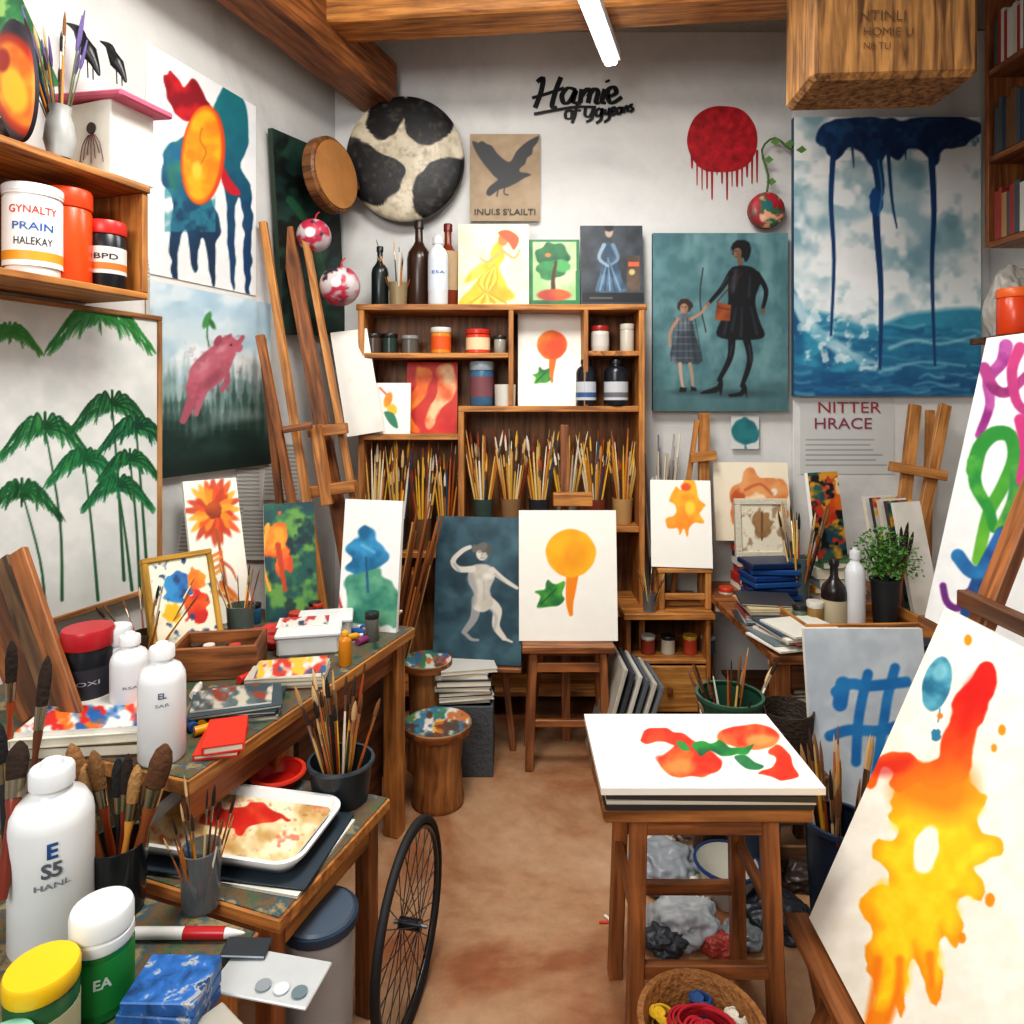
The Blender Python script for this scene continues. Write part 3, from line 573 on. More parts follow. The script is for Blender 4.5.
def a_wom(a):
    a.fill('648a8e','4c7378'); a.noise('7ea2a2',30,.48,.78,.6,None,.5); a.noise('40666c',24,.55,.8,.6,None,.4); K='14151a'
    a.blob([(650,388),(800,380),(800,420),(650,420)],'446468',k=1,a=.6,soft=10); a.ell(735,394,34,4,'2c4448',a=.6,soft=4); a.ell(686,392,16,3,'2c4448',a=.6,soft=3)
    a.ell(741,249,9.5,9,'17161a',wob=.3); a.ell(737.5,253,4,5.5,'8a6650'); a.ell(739,254,2.4,4.5,'6a4a3a',a=.7,soft=2); a.line([(735,251),(736.5,251)],.8,'2a1814'); a.line([(735,257),(737,257)],.8,'6a3028'); a.line([(739.5,258),(741,268)],4.5,'74543f'); a.blob([(733,243),(745,240),(751,248),(749,258),(745,262),(743,254),(740,248),(734,248)],'17161a',k=3)
    a.blob([(730,270),(737,266),(748,266),(756,270),(761,280),(756,296),(756,308),(760,322),(764,337),(742,340),(717,336),(722,318),(728,303),(728,286)],K,k=4)
    for pts in ([(735,274),(733,292)],[(750,275),(749,296)],[(730,308),(724,334)],[(742,308),(741,336)],[(751,308),(757,334)],[(736,308),(732,330)]): a.line(pts,(1.5,3),'3a3f48',a=.6,soft=2)
    a.blob([(732,272),(738,270),(736,288),(731,290)],'4a4e58',a=.5,soft=3)
    a.line([(731,273),(722,288),(710,302)],(6,3.5),K); a.ell(708,304,2.4,2.4,'8a6650'); a.line([(757,274),(766,290),(763,308)],(6,3.5),K); a.ell(763,311,2,3,'74543f'); a.line([(728,277),(721,288)],1.2,'4a4e58',a=.7)
    a.line([(732,337),(730,358),(719,380)],(8,4),K); a.line([(746,337),(750,360),(742,386)],(8,4),K); a.line([(749,345),(751,362)],1.3,'44484f',a=.8); a.line([(732,345),(730,356)],1.2,'44484f',a=.7)
    a.blob([(721,377),(717,386),(703,391),(701,394),(716,393),(719,391),(721,396),(723,384)],K,k=2); a.blob([(744,383),(740,392),(729,394),(730,397),(742,396),(745,393),(747,398),(747,388)],K,k=2)
    a.blob([(717,302),(731,305),(730,321),(715,320)],'a85c30','7e3e1e',k=1); a.line([(717,307),(731,310)],1.1,'5a2c14'); a.line([(717,302),(742,273)],1.1,'4a2a18')
    a.line([(703,268),(700,300),(706,332)],1.1,'2a2020')
    a.ell(685,306,7.5,7,'3a2a26',wob=.3); a.ell(684,308.5,4,5,'a8846c'); a.ell(686,310,2,4,'86644e',a=.6,soft=2); a.line([(682,307),(683,307)],.8,'2a1814'); a.line([(685,307),(686,307)],.8,'2a1814')
    a.blob([(678,316),(691,316),(695,334),(702,361),(686,364),(670,361),(674,337)],'424b54','6e7880',k=3)
    for i in range(6): a.line([(675+i*4,318),(671+i*6.2,361)],.8,'20272e',a=.8)
    for i in range(6): a.line([(675-i*.8,323+i*7),(695+i*1.2,323+i*7)],.8,'98a0a2',a=.5)
    a.blob([(690,318),(696,336),(702,360),(694,362),(690,338)],'20272e',a=.45,soft=3)
    a.line([(691,319),(701,313),(706,306)],(3.6,2.4),'a8846c'); a.line([(678,319),(670,333),(670,346)],(3.6,2.4),'a8846c')
    a.line([(680,364),(681,376),(683,388)],(3.8,2.6),'b89c86'); a.line([(690,364),(692,376),(693,388)],(3.8,2.6),'a08a76'); a.blob([(680,387),(687,388),(686,392),(679,392)],K,k=1); a.blob([(691,386),(696,388),(697,391),(691,391)],K,k=1)
bwc(653,233,788,411,a_wom,'teal painting of woman in black dress with girl',Y=YB-.04,th=.035,side='4a6a6a',step=.85)
def a_sto(a):
    a.fill('a3c2ca','b9d0d4'); a.noise('eef1ef',50,.34,.52,1,(780,100,1000,345)); a.noise('74a0ae',34,.52,.72,.8,(780,100,1000,345)); a.noise('f4f6f4',22,.50,.66,.9,(780,150,1000,320)); a.noise('8fb4be',16,.58,.78,.5,(780,160,1000,330))
    a.blob([(780,322),(820,312),(870,326),(920,312),(1000,318),(1000,420),(780,420)],'3a93ae','174f7c',('y',318,396),soft=6)
    rr=random.Random(9)
    for i in range(80):
        x=790+rr.uniform(0,195); y=326+rr.uniform(0,70); L=rr.uniform(10,28); h=rr.uniform(-4,4)
        a.line([(x-L,y+h),(x-L*.3,y-2.5),(x+L*.4,y+1),(x+L,y+h*.5)],(1,rr.uniform(2,5)),rr.choice(['17507a','2a7aa0','5aa8c0','9ccdd8','1c5a84','3a8ab0','7abccc']),a=.5,soft=3)
    a.blob([(788,288),(797,294),(806,312),(822,332),(846,348),(876,362),(850,372),(815,368),(788,352)],'1c5a84','3a94b0',soft=3)
    a.blob([(788,290),(800,298),(812,318),(830,336),(854,350),(880,362),(862,364),(836,354),(812,336),(798,316),(788,302)],'cfe4e8','8cc0d0',soft=4,a=.85,wob=5)
    a.noise('f0f6f6',8,.56,.72,.7,(788,288,880,372)); a.line([(890,348),(915,340),(940,344),(975,336)],(4,2),'bcdde4',a=.6,soft=3); a.line([(880,372),(920,362),(965,366)],(3,2),'9ccdd8',a=.6,soft=3)
    a.blob([(816,140),(822,126),(836,120),(870,117),(905,120),(945,116),(974,120),(984,132),(970,142),(954,148),(943,150),(935,166),(924,154),(908,148),(898,160),(886,154),(876,170),(862,154),(848,148),(836,162),(826,150)],'1a3c66','16305a',wob=4,soft=2)
    a.noise('2f6490',10,.55,.75,.6,(820,118,980,146))
    for pts,w in (([(834,145),(831,200),(834,260),(831,335)],(6,2.5)),([(873,145),(880,185),(876,215),(881,290),(880,368)],(12,3)),([(888,150),(892,200),(897,228)],(4,1.5)),([(931,150),(934,210),(932,270),(935,365)],(7,2.5)),([(852,145),(854,168)],(3,1)),([(905,144),(906,160)],(3,1))): a.line(pts,w,'1c4270')
    a.ell(876,203,7,14,'20508a',wob=.3); a.line([(878,160),(882,190),(879,215)],2,'5a94b8',a=.7)
canvas(P(794,396,YB-.05),P(981,396,YB-.05),P(794,117,YB-.05),a_sto,'large stormy sea painting with dark dripping cloud',t=.035,side='3a5a70',step=1.0)
o=bwc(800,398,894,474,lambda a:(a.fill('c8c9c5'),[a.line([(806,y),(888-R.random()*20,y)],1,'88888a') for y in range(440,470,5)]),'pinned white notice with red and violet lettering',th=.002,Y=YB-.004,nm='notice_sheet',cat='poster')
text('NITTER',.085,M('9a3444'),mx=Matrix.Translation(P(849,408,YB-.01)),w=.34,p=o,bold=.0); text('HRACE',.085,M('8a3450'),mx=Matrix.Translation(P(843,424,YB-.01)),w=.31,p=o,bold=.0)
canvas(P(731,449,YB-.003),P(759,449,YB-.003),P(731,416,YB-.003),lambda a:(a.fill('cfd0cd'),a.ell(745,432,14,13,'2a7a80','1a5a60',wob=.4),a.line([(745,445),(746,449)],2,'2a7a80')),'small teal leaf painting on paper',t=.002,nm='paper_painting')
# ================= BIG CABINET =================
YC=3.45
def zc(py): return Z(py,YC)
def xc(px): return X(px,YC)
thing('bookcase','tall open oak bookcase with uneven cubbies','bookcase',(0,YC,0))
dp=.26; D2=dp/2; T=.03
def pan(nm,x0,x1,z0,z1,d=dp): box(nm,(x1-x0,d,z1-z0),((x0+x1)/2,D2,(z0+z1)/2),OAK)
pan('side_panel',xc(358),xc(358)+T,0,zc(310)); pan('side_panel',xc(645)-T,xc(645),0,zc(310))
x0=xc(358)+T; x1=xc(645)-T
pan('top_board',xc(358)-.01,xc(645)+.01,zc(310),zc(310)+T)
d0=xc(461); d1=xc(511); d2=xc(586)
pan('divider',d1-.013,d1+.013,zc(412)+T,zc(310)); pan('divider',d2-.012,d2+.012,zc(412)+T,zc(310)); pan('divider',d0-.015,d0+.015,0,zc(412))
pan('shelf_board',x0,d1-.013,zc(358),zc(358)+.026); pan('shelf_board',d2+.012,x1,zc(356),zc(356)+.026)
pan('shelf_board',d0-.015,x1,zc(412),zc(412)+T); pan('shelf_board',x0,d0-.015,zc(440),zc(440)+.03)
pan('shelf_board',d0+.015,x1,.93,.96); pan('shelf_board',x0,d0-.015,.80,.83); pan('shelf_board',x0,d0-.015,.1,.13); pan('shelf_board',d0+.015,x1,.1,.13); pan('shelf_board',d0+.015,x1,.5,.53)
box('back_panel',(xc(645)-xc(358)-.02,.012,zc(310)),((xc(645)+xc(358))/2,dp+.006,zc(310)/2),W('98683e','644022')); done()
S1=zc(358)+.0265; S2=zc(412)+T+.0005; S3=zc(440)+.0305; ST=zc(310)+T+.0005; S1r=zc(356)+.0265
YI=3.55
B(380,308,248,17,YI,ST,'wine','1f2a28','15181a','dark green glass bottle on top of bookcase',trans=.3)
B(419,308,222,24,YI+.02,ST,'wine','3a2216','241812','tall brown wine bottle on the bookcase',trans=.2)
B(438,308,238,20,YI-.05,ST,'squeeze','d4d8da','d4d4d6','slim white bottle with blue printed label',lab='ccd4de',txt=[('E5A',.9,.45,'2a5a9a')])
B(448,306,222,22,YI+.06,ST,'wine','8a3a1c','6a1a14','amber glass bottle with red cap',trans=.3,lab='a89070')
cup((X(399,YI),YI-.02,ST),.05,.12,M('8a7a5a',.4),'small glass cup holding brushes on bookcase')
bundle((X(399,YI),YI-.02),ST,.05,10,.2,.40,.5,'brushes in the cup on bookcase',1.1)
def a_dress(a):
    a.fill('f0e2c2','e8d4a8'); a.blob([(494,247),(500,242),(505,256),(499,268),(507,285),(512,300),(462,304),(468,290),(484,272),(490,258)],'f2c21e','e0a010',wob=3)
    for i in range(7): a.line([(495,264),(488-i*3+8,284),(470+i*6,303)],(1,2.2),['c88a10','f8dc6a'][i%2],a=.8)
    a.blob([(488,262),(474,268),(464,282),(474,280),(486,272)],'f6d860','e8b020',soft=3); a.ell(503,240,5,6,'e07a3c'); a.blob([(498,233),(508,230),(519,238),(514,250),(508,242)],'d8501c'); a.line([(502,250),(514,258),(520,250)],(3,2),'e8a060'); a.line([(498,254),(488,262),(480,258)],(3,2),'e8a060')
def tilt(l,t,r,b,Y,z,art,label,lean=.1,yaw=0,**k):
    BL=V((X(l,Y),Y-yaw,z));BR=V((X(r,Y),Y+yaw,z)); H=(b-t)/F*Y
    return canvas(BL,BR,BL+V((0,H*lean,H)),art,label,step=.9,**k)
tilt(458,222,529,307,3.56,ST,a_dress,'cream canvas of figure in flowing yellow dress')
def a_gt(a):
    a.fill('247a48','1a5c3c'); a.rect(533,242,576,300,'c8d0a8','98bc80'); a.ell(554,256,18,13,'1f6a3a','0f4a28',wob=.5); a.ell(551,270,14,9,'2f8a48','1a5a30',wob=.5); a.ell(562,266,8,6,'48a058',wob=.5); a.line([(556,262),(553,280),(554,294)],(3,5),'4a2a18'); a.ell(554,295,17,6,'a83a2a','c8602a'); a.ell(548,255,3,2,'d87a2a')
tilt(528,235,580,305,3.60,ST,a_gt,'green bordered picture of tree on red ground')
def a_dw(a):
    a.fill('2b3036','40464e'); a.noise('565e64',18,.5,.8,.5); a.blob([(604,243),(614,243),(617,256),(620,272),(626,291),(596,292),(600,275),(603,260)],'5a7890','2f465c',wob=3)
    for i in range(5): a.line([(608,258),(600+i*5,290)],(.8,1.6),['8aa4b8','24364a'][i%2],a=.8)
    a.ell(609,232,4,5.5,'b09a88'); a.ell(609,228,4.6,3.6,'1c1a1a'); a.line([(604,245),(599,258),(608,266)],(4,2.5),'8aa0b0'); a.line([(613,245),(618,258),(612,264)],(4,2.5),'6a8498'); a.rect(627,256,640,292,'6a5a4a','4a3c30'); a.rect(628,262,639,266,'d0603a'); a.ell(632,272,3,3,'c8b070'); a.rect(582,293,644,303,'181b1f'); a.line([(590,298),(612,298)],1,'8a8a80')
tilt(581,219,644,304,3.62,ST,a_dw,'dark portrait of standing woman in blue gown')
for (px,c,cap,lb,lab,w,h) in ((374,'4a3c34','2a2422','small dark glass jar','',16,20),(390,'2c3c34','1d1d1d','small dark green glass jar','',15,20),(410,'5c5650','8a8a86','small grey glass jar','',17,18),(441,'e08a2a','d4d0c6','orange labelled paint tin','d85a1c',20,26),(478,'d04830','c03024','red labelled paint tin','e6c9a0',24,24),(500,'98948a','2a2a2a','pale glass jar with dark lid','',12,18)):
    B(px,352,352-h,w,YI-.02,S1,'jar',c,cap,lb+' in bookcase cubby',cat='jar',lab=lab or None,lz=(.15,.65))
def a_pad(a): a.fill('e4e0d6'); a.noise('ccc6b8',20,.5,.8,.5)
def a_bird(a): a.fill('f0ede4'); a.ell(388,400,4,8,'f0981c','e8701c',rot=.3); a.ell(392,410,5,6,'f4b82a'); a.blob([(384,412),(394,414),(398,428),(390,424)],'2a7a5a'); a.line([(386,394),(380,388)],2,'e0501c')
def a_rs(a):
    a.fill('c0201c','cc3420'); a.blob([(418,366),(432,372),(425,395),(412,415),(420,432),(408,432),(406,410),(416,385)],'f0a030','e8601c',soft=2,wob=4); a.blob([(436,370),(452,366),(455,395),(440,410),(430,430),(424,420),(438,392)],'f4c898','e8602c',soft=2,wob=4)
tilt(406,364,457,435,3.56,S3,a_rs,'red canvas with orange flame swirls')
tilt(368,386,410,437,3.47,S3,a_bird,'small white canvas with orange bird sketch')
canvas(P(347,437,3.38),P(384,431,3.43),P(328,333,3.42),a_pad,'large white sketch pad leaning beside the bookcase',t=.03,cat='sketch pad',nm='sketch_pad')
B(482,411,367,24,YI,S2,'jar','3f6a88','98a4ac','blue patterned paint jar on shelf',cat='jar',lab='7a4a50')
cup((X(505,YI),YI-.03,S2),.055,.11,M('ccc8bc',.4),'white ceramic cup on bookcase shelf',nm='ceramic_cup',taper=.95) 
def a_tom(cx,cy,r,fx,fy,s=1):
    def f(a):
        a.fill('f3f0e6'); a.line([(cx+r*.1,cy+r*.5),(cx,cy+r*1.4),(cx-r*.05,cy+r*2.0),(cx,cy+r*2.45)],(r*.55,r*.16),'ee8a1a' if s>1 else 'e8701c'); a.ell(cx,cy,r,r*.97,'f0a41c' if s>1 else 'e8561c','f4b620' if s>1 else 'f0881c',wob=.06); a.ell(cx+r*.2,cy+r*.1,r*.5,r*.6,'e8901a' if s>1 else 'd8481c',a=.5,soft=r*.3)
        a.blob([(fx-r*.75,fy+r*.55),(fx-r*.62,fy+r*.15),(fx-r*.85,fy-r*.1),(fx-r*.45,fy-r*.2),(fx-r*.35,fy-r*.6),(fx-r*.05,fy-r*.4),(fx+r*.35,fy-r*.5),(fx+r*.25,fy-r*.05),(fx+r*.35,fy+r*.2),(fx+r*.1,fy+r*.45),(fx-r*.3,fy+r*.5)],'1f6a3a','5ab03a',k=4,wob=2); a.line([(fx-r*.6,fy+r*.4),(fx,fy-r*.2)],1,'0f4a2a')
    return f
tilt(518,316,583,411,3.56,S2,a_tom(552,345,15,545,376),'white canvas with orange circle drip and green leaf')
B(600,352,326,18,YI,S1r,'jar','d0ccc2','a02a22','small white paint jar with red lid',cat='jar',lab='c8c4bc'); B(627,352,324,14,YI,S1r,'jar','c4beb0','d0ccc2','slim cream paint jar in cubby',cat='jar')
B(586,411,363,20,YI-.05,S2,'squeeze','1c1f26','16171a','black ink bottle with white label',lab='bcc0c4',lz=(.12,.5),stripe='3a5a8a'); B(616,411,363,24,YI-.05,S2,'squeeze','1c1f26','16171a','wide black ink bottle with white label',lab='bcbec0',lz=(.12,.5),stripe='6a6a70')
for i in range(6):
    px=483+i*28; c=(X(px,3.53),3.53+.02*(i%2)); cup((c[0],c[1],.9605),.055,.13,M(['3a4a44','8a6a4a','2a2a30','8a8a84','7a3a28','b08a5a'][i],.4,var=.1),'tin cup packed with brushes on bookcase shelf',group='brush cups on bookcase shelf'); bundle(c,.961,.055,24,.30,.50,.30,'brushes in bookcase cups',1.25,.7,True)
for i in range(4):
    px=374+i*24; c=(X(px,3.52),3.53); cup((c[0],c[1],.8305),.05,.16,M(['4a3226','2e2a28','6a4a30','3a3a3a'][i],.5),'dark pot packed with long brushes',group='brush pots in bookcase'); bundle(c,.831,.05,18,.38,.57,.2,'long brushes in bookcase pots',1.05,.7,True)
thing('artist_easel','tall pine artist easel leaning near the wall corner','easel',wc=True,loc=P(360,752,3.08))
bar('front_leg',P(263,222,3.14),P(345,745,2.93)*1,.035,.03,PINE); 
bar('mast',P(286,228,3.30),P(382,748,3.13),.07,.03,MID); bar('mast_rail',P(303,226,3.26),P(400,748,3.1),.03,.04,PINE)
bar('canvas_tray',P(308,492,3.1),P(356,486,3.1),.05,.07,OAK); bar('clamp_block',P(309,432,3.13),P(347,428,3.13),.05,.06,OAK); bar('clamp_post',P(316,425,3.1),P(328,505,3.08),.05,.05,OAK); done()
thing('folding_easel','narrow reddish wooden easel leaning beside bookcase','easel',wc=True,loc=P(350,748,3.13))
bar('front_leg',P(260,335,2.98),P(330,700,2.98),.035,.03,MID); bar('rear_leg',P(262,338,3.02),P(300,690,3.05),.03,.03,MID); bar('tray',P(283,430,2.96),P(312,425,2.97),.03,.03,MID); done()
# ================= LEFT BACK TABLE =================
E=V((-.362,2.55)); TL_=1.09; TW=.93
def tl(u_,v_,z):
    q=E-WD*u_-WN*v_; return V((q.x,q.y,z))
ttop=patchy('paint_splashed_tabletop',['1f3330','4a5c46','6e5236','31525a','9a8458','2a4048'],11,.5,7,.2,.004,pos=[.3,.42,.49,.55,.62,.72],ov=.5)
c=tl(TL_/2,TW/2,0)
thing('work_table','long oak work table with paint splashed top','table',c,WA)
box('table_top',(TL_,TW,.035),(0,0,.7325),OAK); box('painted_surface',(TL_-.01,TW-.01,.003),(0,0,.7512),ttop,bev=0)
box('apron',(TL_-.1,.025,.10),(0,-TW/2+.06,.665),MID); box('end_apron',(.025,TW-.14,.1),(TL_/2-.05,0,.665),MID)
for (a,b) in ((TL_/2-.05,-TW/2+.06),(TL_/2-.05,TW/2-.06),(-TL_/2+.42,-TW/2+.10),(-TL_/2+.42,TW/2-.06)): box('leg',(.06,.06,.715),(a,b,.3575),OAK)
box('side_panel',(.5,.02,.5),(TL_/2-.3,-TW/2+.12,.36),DARK); done()
TZ=.7535
# ================= LOWER TABLES =================
NR=V((-.47,1.38)); 
c=NR+WD*.225-WN*.42
thing('side_table','low oak side table with teal paint stained top','table',(c.x,c.y,0),WA)
box('table_top',(.45,.84,.03),(0,0,.532),OAK); box('painted_surface',(.44,.83,.003),(0,0,.5485),ttop,bev=0)
box('apron',(.40,.02,.07),(0,-.38,.482),OAK); box('end_apron',(.02,.76,.07),(-.19,0,.482),MID)
for a in (-.19,.19):
    for b in (-.37,.37): box('leg',(.045,.045,.517),(a,b,.2585),MID)
done(); LZ=.5505
NRR=V((-.50,1.352)); c=NRR-WD*.35-WN*.42
thing('front_table','dark wooden table crowded with paint supplies','table',(c.x,c.y,0),WA)
box('table_top',(.70,.84,.03),(0,0,.532),MID); box('painted_surface',(.69,.83,.003),(0,0,.5475),ttop,bev=0); box('apron',(.64,.02,.07),(0,-.38,.482),OAK)
for a in (-.3,.3):
    for b in (-.37,.37): box('leg',(.045,.045,.517),(a,b,.2585),OAK)
done(); NZ=.5495
bottle((X(52,1.33),1.33,NZ),.072,.35,'squeeze','e4e6e6','e0e2e4','large white plastic paint bottle with blue lettering',txt=[('E',.36,.60,'23508a'),('S5',.34,.50,'5a6068'),('HANL',.55,.42,'7a8086')],th=.2)
bottle((X(102,1.19),1.19,NZ),.050,.172,'ring','1f7a38','e4e8e6','green paint bottle with ridged white cap',lab='1c8a3c',lz=(.1,.6),txt=[('EA',.32,.40,'d0e0d4')])
bottle((X(42,1.09),1.09,NZ),.052,.148,'jar','2a5a34','e8bc18','green paint jar with bright yellow lid',cat='jar',lab='b8b490',lz=(.1,.6),txt=[('NPA',.7,.4,'2a3a2a')])
bottle((X(2,1.0),1.0,NZ),.04,.11,'jar','2a7a5a','8ac0a8','small teal paint jar with mint lid',cat='jar')
gl=M('2c2e32',.15,trans=.3,var=.05)
c=V((X(118,1.41),1.41,NZ+.002)); cup(c,.058,.14,gl,'dark glass tumbler packed with big brushes',nm='brush_tumbler')
for (dx,dy,tx,ty,L,w,hc,bc) in ((-.02,0,-50,-168,.34,.04,'b06a3a','8a6038'),(0,.01,0,-160,.30,.03,'2b2b2b','1c1a1a'),(.02,0,50,-165,.34,.05,'8a4a24','5a3820'),(.01,-.02,22,-150,.29,.03,'c98d3e','a07848'),(-.01,.02,-25,-150,.32,.034,'a84a20','7a5530'),(.0,.0,12,-170,.31,.026,'7a2f1c','2a1c14'),(-.03,0,-38,-140,.30,.036,'d8b060','b0885a'),(.03,.01,38,-140,.28,.04,'5a3a20','5a3a22')):
    s=c+V((dx*.8,dy,.01)); e=P(118+tx,900+ty,1.41); d=(e-s).normalized(); bigbrush(s,s+d*L,w,hc,bc,'thick round paint brush standing in dark tumbler',.5)
c=V((X(201,1.42),1.42,LZ)); cup(c,.041,.12,M('8a9094',.1,trans=.6),'small clear glass holding thin brushes',nm='brush_glass',taper=.9); bundle((c.x,c.y),LZ,.04,14,.18,.25,.5,'thin brushes in the glass',1.1,.2)
bigbrush(P(22,860,1.43),P(48,655,1.52),.03,'5a2f18','2a1a10','long dark paint brush leaning against the table'); bigbrush(P(3,900,1.25),P(20,740,1.35),.045,'7a2f1c','2a1a10','fat dark bristled brush beside white bottle')
bigbrush(P(12,890,1.46),P(-4,720,1.5),.04,'2b2b2b','1c1a1a','black handled brush standing beside bottle'); bigbrush(P(8,800,1.6),P(12,640,1.6),.03,'94401c','2a1c14','reddish handled brush leaning beside planks')
def a_tray(a):
    a.fill('e4d0a6','ccae78'); a.noise('ae8040',22,.48,.72,.7); a.noise('f2e8cc',18,.5,.7,.7); a.blob([(205,812),(218,804),(228,809),(262,803),(272,812),(292,820),(262,823),(238,836),(228,828),(200,824)],'c02418','d8502a',wob=6); a.noise('c8402a',9,.66,.78,.6); a.noise('7a4a20',5,.68,.8,.4)
TRZ=-.2; ctx,cty=-.655,1.625
for i in range(2): book((ctx+.03,cty-.01,LZ+i*.0062),.42,.27,.006,TRZ-.03+.07*i,['d8d4ca','2f3a44'][i],'magazines under the tray','thin magazine lying under the paint tray','magazine','magazine')
mt=Matrix.Translation((ctx,cty,LZ+.0135))@Matrix.Rotation(TRZ,4,'Z')
thing('paint_tray','white enamel tray holding a paint stained sheet','tray',mx=mt)
def rr_(w,d,r,z,n=6):
    o=[]
    for (sx,sy,a0) in ((1,1,0),(-1,1,90),(-1,-1,180),(1,-1,270)):
        for k in range(n+1):
            a=math.radians(a0+90*k/n); o.append((sx*(w/2-r)+r*math.cos(a),sy*(d/2-r)+r*math.sin(a),z))
    return o
rings=[rr_(.38,.20,.03,0),rr_(.445,.265,.055,.036),rr_(.445,.265,.055,.042),rr_(.425,.245,.05,.042),rr_(.37,.19,.03,.004)]
nn=len(rings[0]); Vs=[v for r_ in rings for v in r_]; Fs=[(j*nn+i,j*nn+(i+1)%nn,(j+1)*nn+(i+1)%nn,(j+1)*nn+i) for j in range(4) for i in range(nn)]+[tuple(range(nn))[::-1],tuple(4*nn+i for i in range(nn))]
mk('tray_body',Vs,Fs,[M('e4e6e4',.2,var=.02)],smooth=True,ang=50); done()
q=mt@V((0,0,.027)); ax_=V((math.cos(TRZ),math.sin(TRZ),0)); ay_=V((-math.sin(TRZ),math.cos(TRZ),0))
canvas(q-ax_*.195-ay_*.105,q+ax_*.195-ay_*.105,q-ax_*.195+ay_*.105,a_tray,'cream paint stained sheet with red blot in tray',t=.004,nm='painted_sheet',step=1.0)
c=on(278,783,LZ); cup((c.x,c.y,LZ),.07,.03,M('b8241c',.3),'red paint bowl on the low table',nm='paint_bowl',cat='bowl',taper=.75,wall=.006,rim=M('d8402c',.3))
c=on(222,784,LZ); cup((c.x,c.y,LZ),.07,.025,M('2a4a7a',.3),'shallow blue paint bowl on the low table',nm='paint_bowl',cat='bowl',taper=.75,wall=.006,rim=M('3a6aa0',.3))
c=V((X(341,1.80),1.80,LZ)); cup(c,.083,.1,M('242b30',.4),'dark plastic bucket holding worn brushes',nm='brush_bucket',cat='bucket',rim=M('343e46',.4)); bundle((c.x,c.y),LZ,.08,26,.24,.33,.5,'worn brushes in dark bucket',1.4,.25)
thing('marker_pen','red and white marker pen lying on table','pen',mx=zmat(V((X(133,1.33),1.33,NZ+.012)),V((.24,.0,0))))
lathe('barrel',[(0,0),(.009,0),(.011,.005),(.011,.1),(0,.1)],M('d8d4d0',.3),seg=14); lathe('red_barrel',[(0,.1),(.0113,.1),(.0113,.18),(0,.18)],M('b0242a',.3),seg=14); lathe('tip',[(0,.18),(.010,.18),(.003,.215),(0,.22)],M('d8d4d0',.3),seg=14); done()
BC=['1f4f8a','2a5fa0','1c3f70']
for i in range(3):
    zz=NZ+.0005+i*.023; box('paint_box',(.135-.005*i,.10,.022),None,patchy('box_print%d'%i,['16365e','1f5590','2f6ab0','a8aaa4',BC[i%3]],26,.4,3,.05,pos=[.3,.42,.58,.64,.68]),mx=Matrix.Translation((X(168,1.16)+.004*i,1.16,zz+.0115))@Matrix.Rotation(-.12+.05*i,4,'Z'),top=('blue printed watercolour box in a small stack','paint box','stacked paint boxes'),bev=.002)
box('paint_box',(.12,.08,.02),None,M('a7a296',.5),mx=Matrix.Translation((X(208,1.13),1.10,NZ+.0105))@Matrix.Rotation(.9,4,'Z'),top=('pale cardboard paint box beside blue boxes','paint box'))
thing('metal_palette','silver metal palette plate with hinged lid','palette',(X(272,1.24),1.235,NZ+.004),-.2)
box('plate',(.19,.10,.006),(0,0,.003),M('ccd0d0',.3,.3),bev=.002); box('lid',(.085,.045,.006),(-.075,.04,.012),M('4a5056',.3,.6),rot=(.05,.03,.2),bev=.002)
for i in range(3): lathe('paint_well',[(0,.006),(.012,.006),(.014,.010),(.011,.010),(0,.008)],M(['8a9094','c8ccd0','6a7a80'][i],.3),loc=(.0+.035*i,-.025,0),seg=14)
done()
# ---- on back table ----
def TB(px,yb,yt,w,style,col,cap,label,z=TZ,**k):
    q=on(px,yb,z); r=w/2/F*q.y; bottle((q.x,q.y,z),r,(yb-yt)/F*q.y,style,col,cap,label,**k)
TB(88,716,627,46,'jar','17181c','b01e28','black paint jar with red screw lid',cat='jar',lab='2c2c32',lz=(.2,.6),txt=[('OXI',.6,.45,'a8a8ac')],th=.25)
TB(115,708,626,30,'jar','d4d7d9','dcdede','white paint jar with pale lid',cat='jar',lab='c0c8cc')
TB(130,722,632,36,'squeeze','dee0e0','e6e6e6','short white plastic bottle on work table',txt=[('RSA',.5,.45,'6a7a8a')],th=.2)
TB(162,757,642,44,'squeeze','e6e7e7','eaeaea','tall white plastic bottle on work table',txt=[('EL',.24,.6,'5a6a7a'),('SAR',.4,.52,'8a96a0')],th=.2)
zz=TZ
for i,(cv,t) in enumerate((('5a4228',.03),('d8d4c4',.022))):
    book((X(98,1.72),1.72,zz),.30,.22,t,.1+.05*i,cv,'books at table end','thick book lying near the table end'); zz+=t+.0005
def a_blu(a): a.fill('dedad2'); a.noise('2a62a0',14,.45,.6); a.noise('d8702a',16,.55,.65); a.noise('c8302a',12,.62,.7)
def flat(cx,cy,w,d,rz,z,art,label,t=.008,**k):
    c=V((cx,cy,z+t)); ux=V((math.cos(rz),math.sin(rz),0)); uy=V((-math.sin(rz),math.cos(rz),0))
    return canvas(c-ux*w/2-uy*d/2,c+ux*w/2-uy*d/2,c-ux*w/2+uy*d/2,art,label,t=t,**k)
flat(X(98,1.72),1.72,.28,.20,.12,zz,a_blu,'painted board with blue and orange blots',t=.012)
z_=stack(X(218,1.66),1.69,TZ,.10,.15,2,.018,.2,['d8441c','e0582a','c8301c'],'orange red paint boxes','orange red flat paint box on table',cat='paint box',nm='paint_box')
z_=stack(X(232,1.84),1.86,TZ,.24,.16,4,.008,.25,['3a4a50','989488','2a3a40'],'loose magazines on table','thin magazine lying on work table',cat='magazine',nm='magazine')
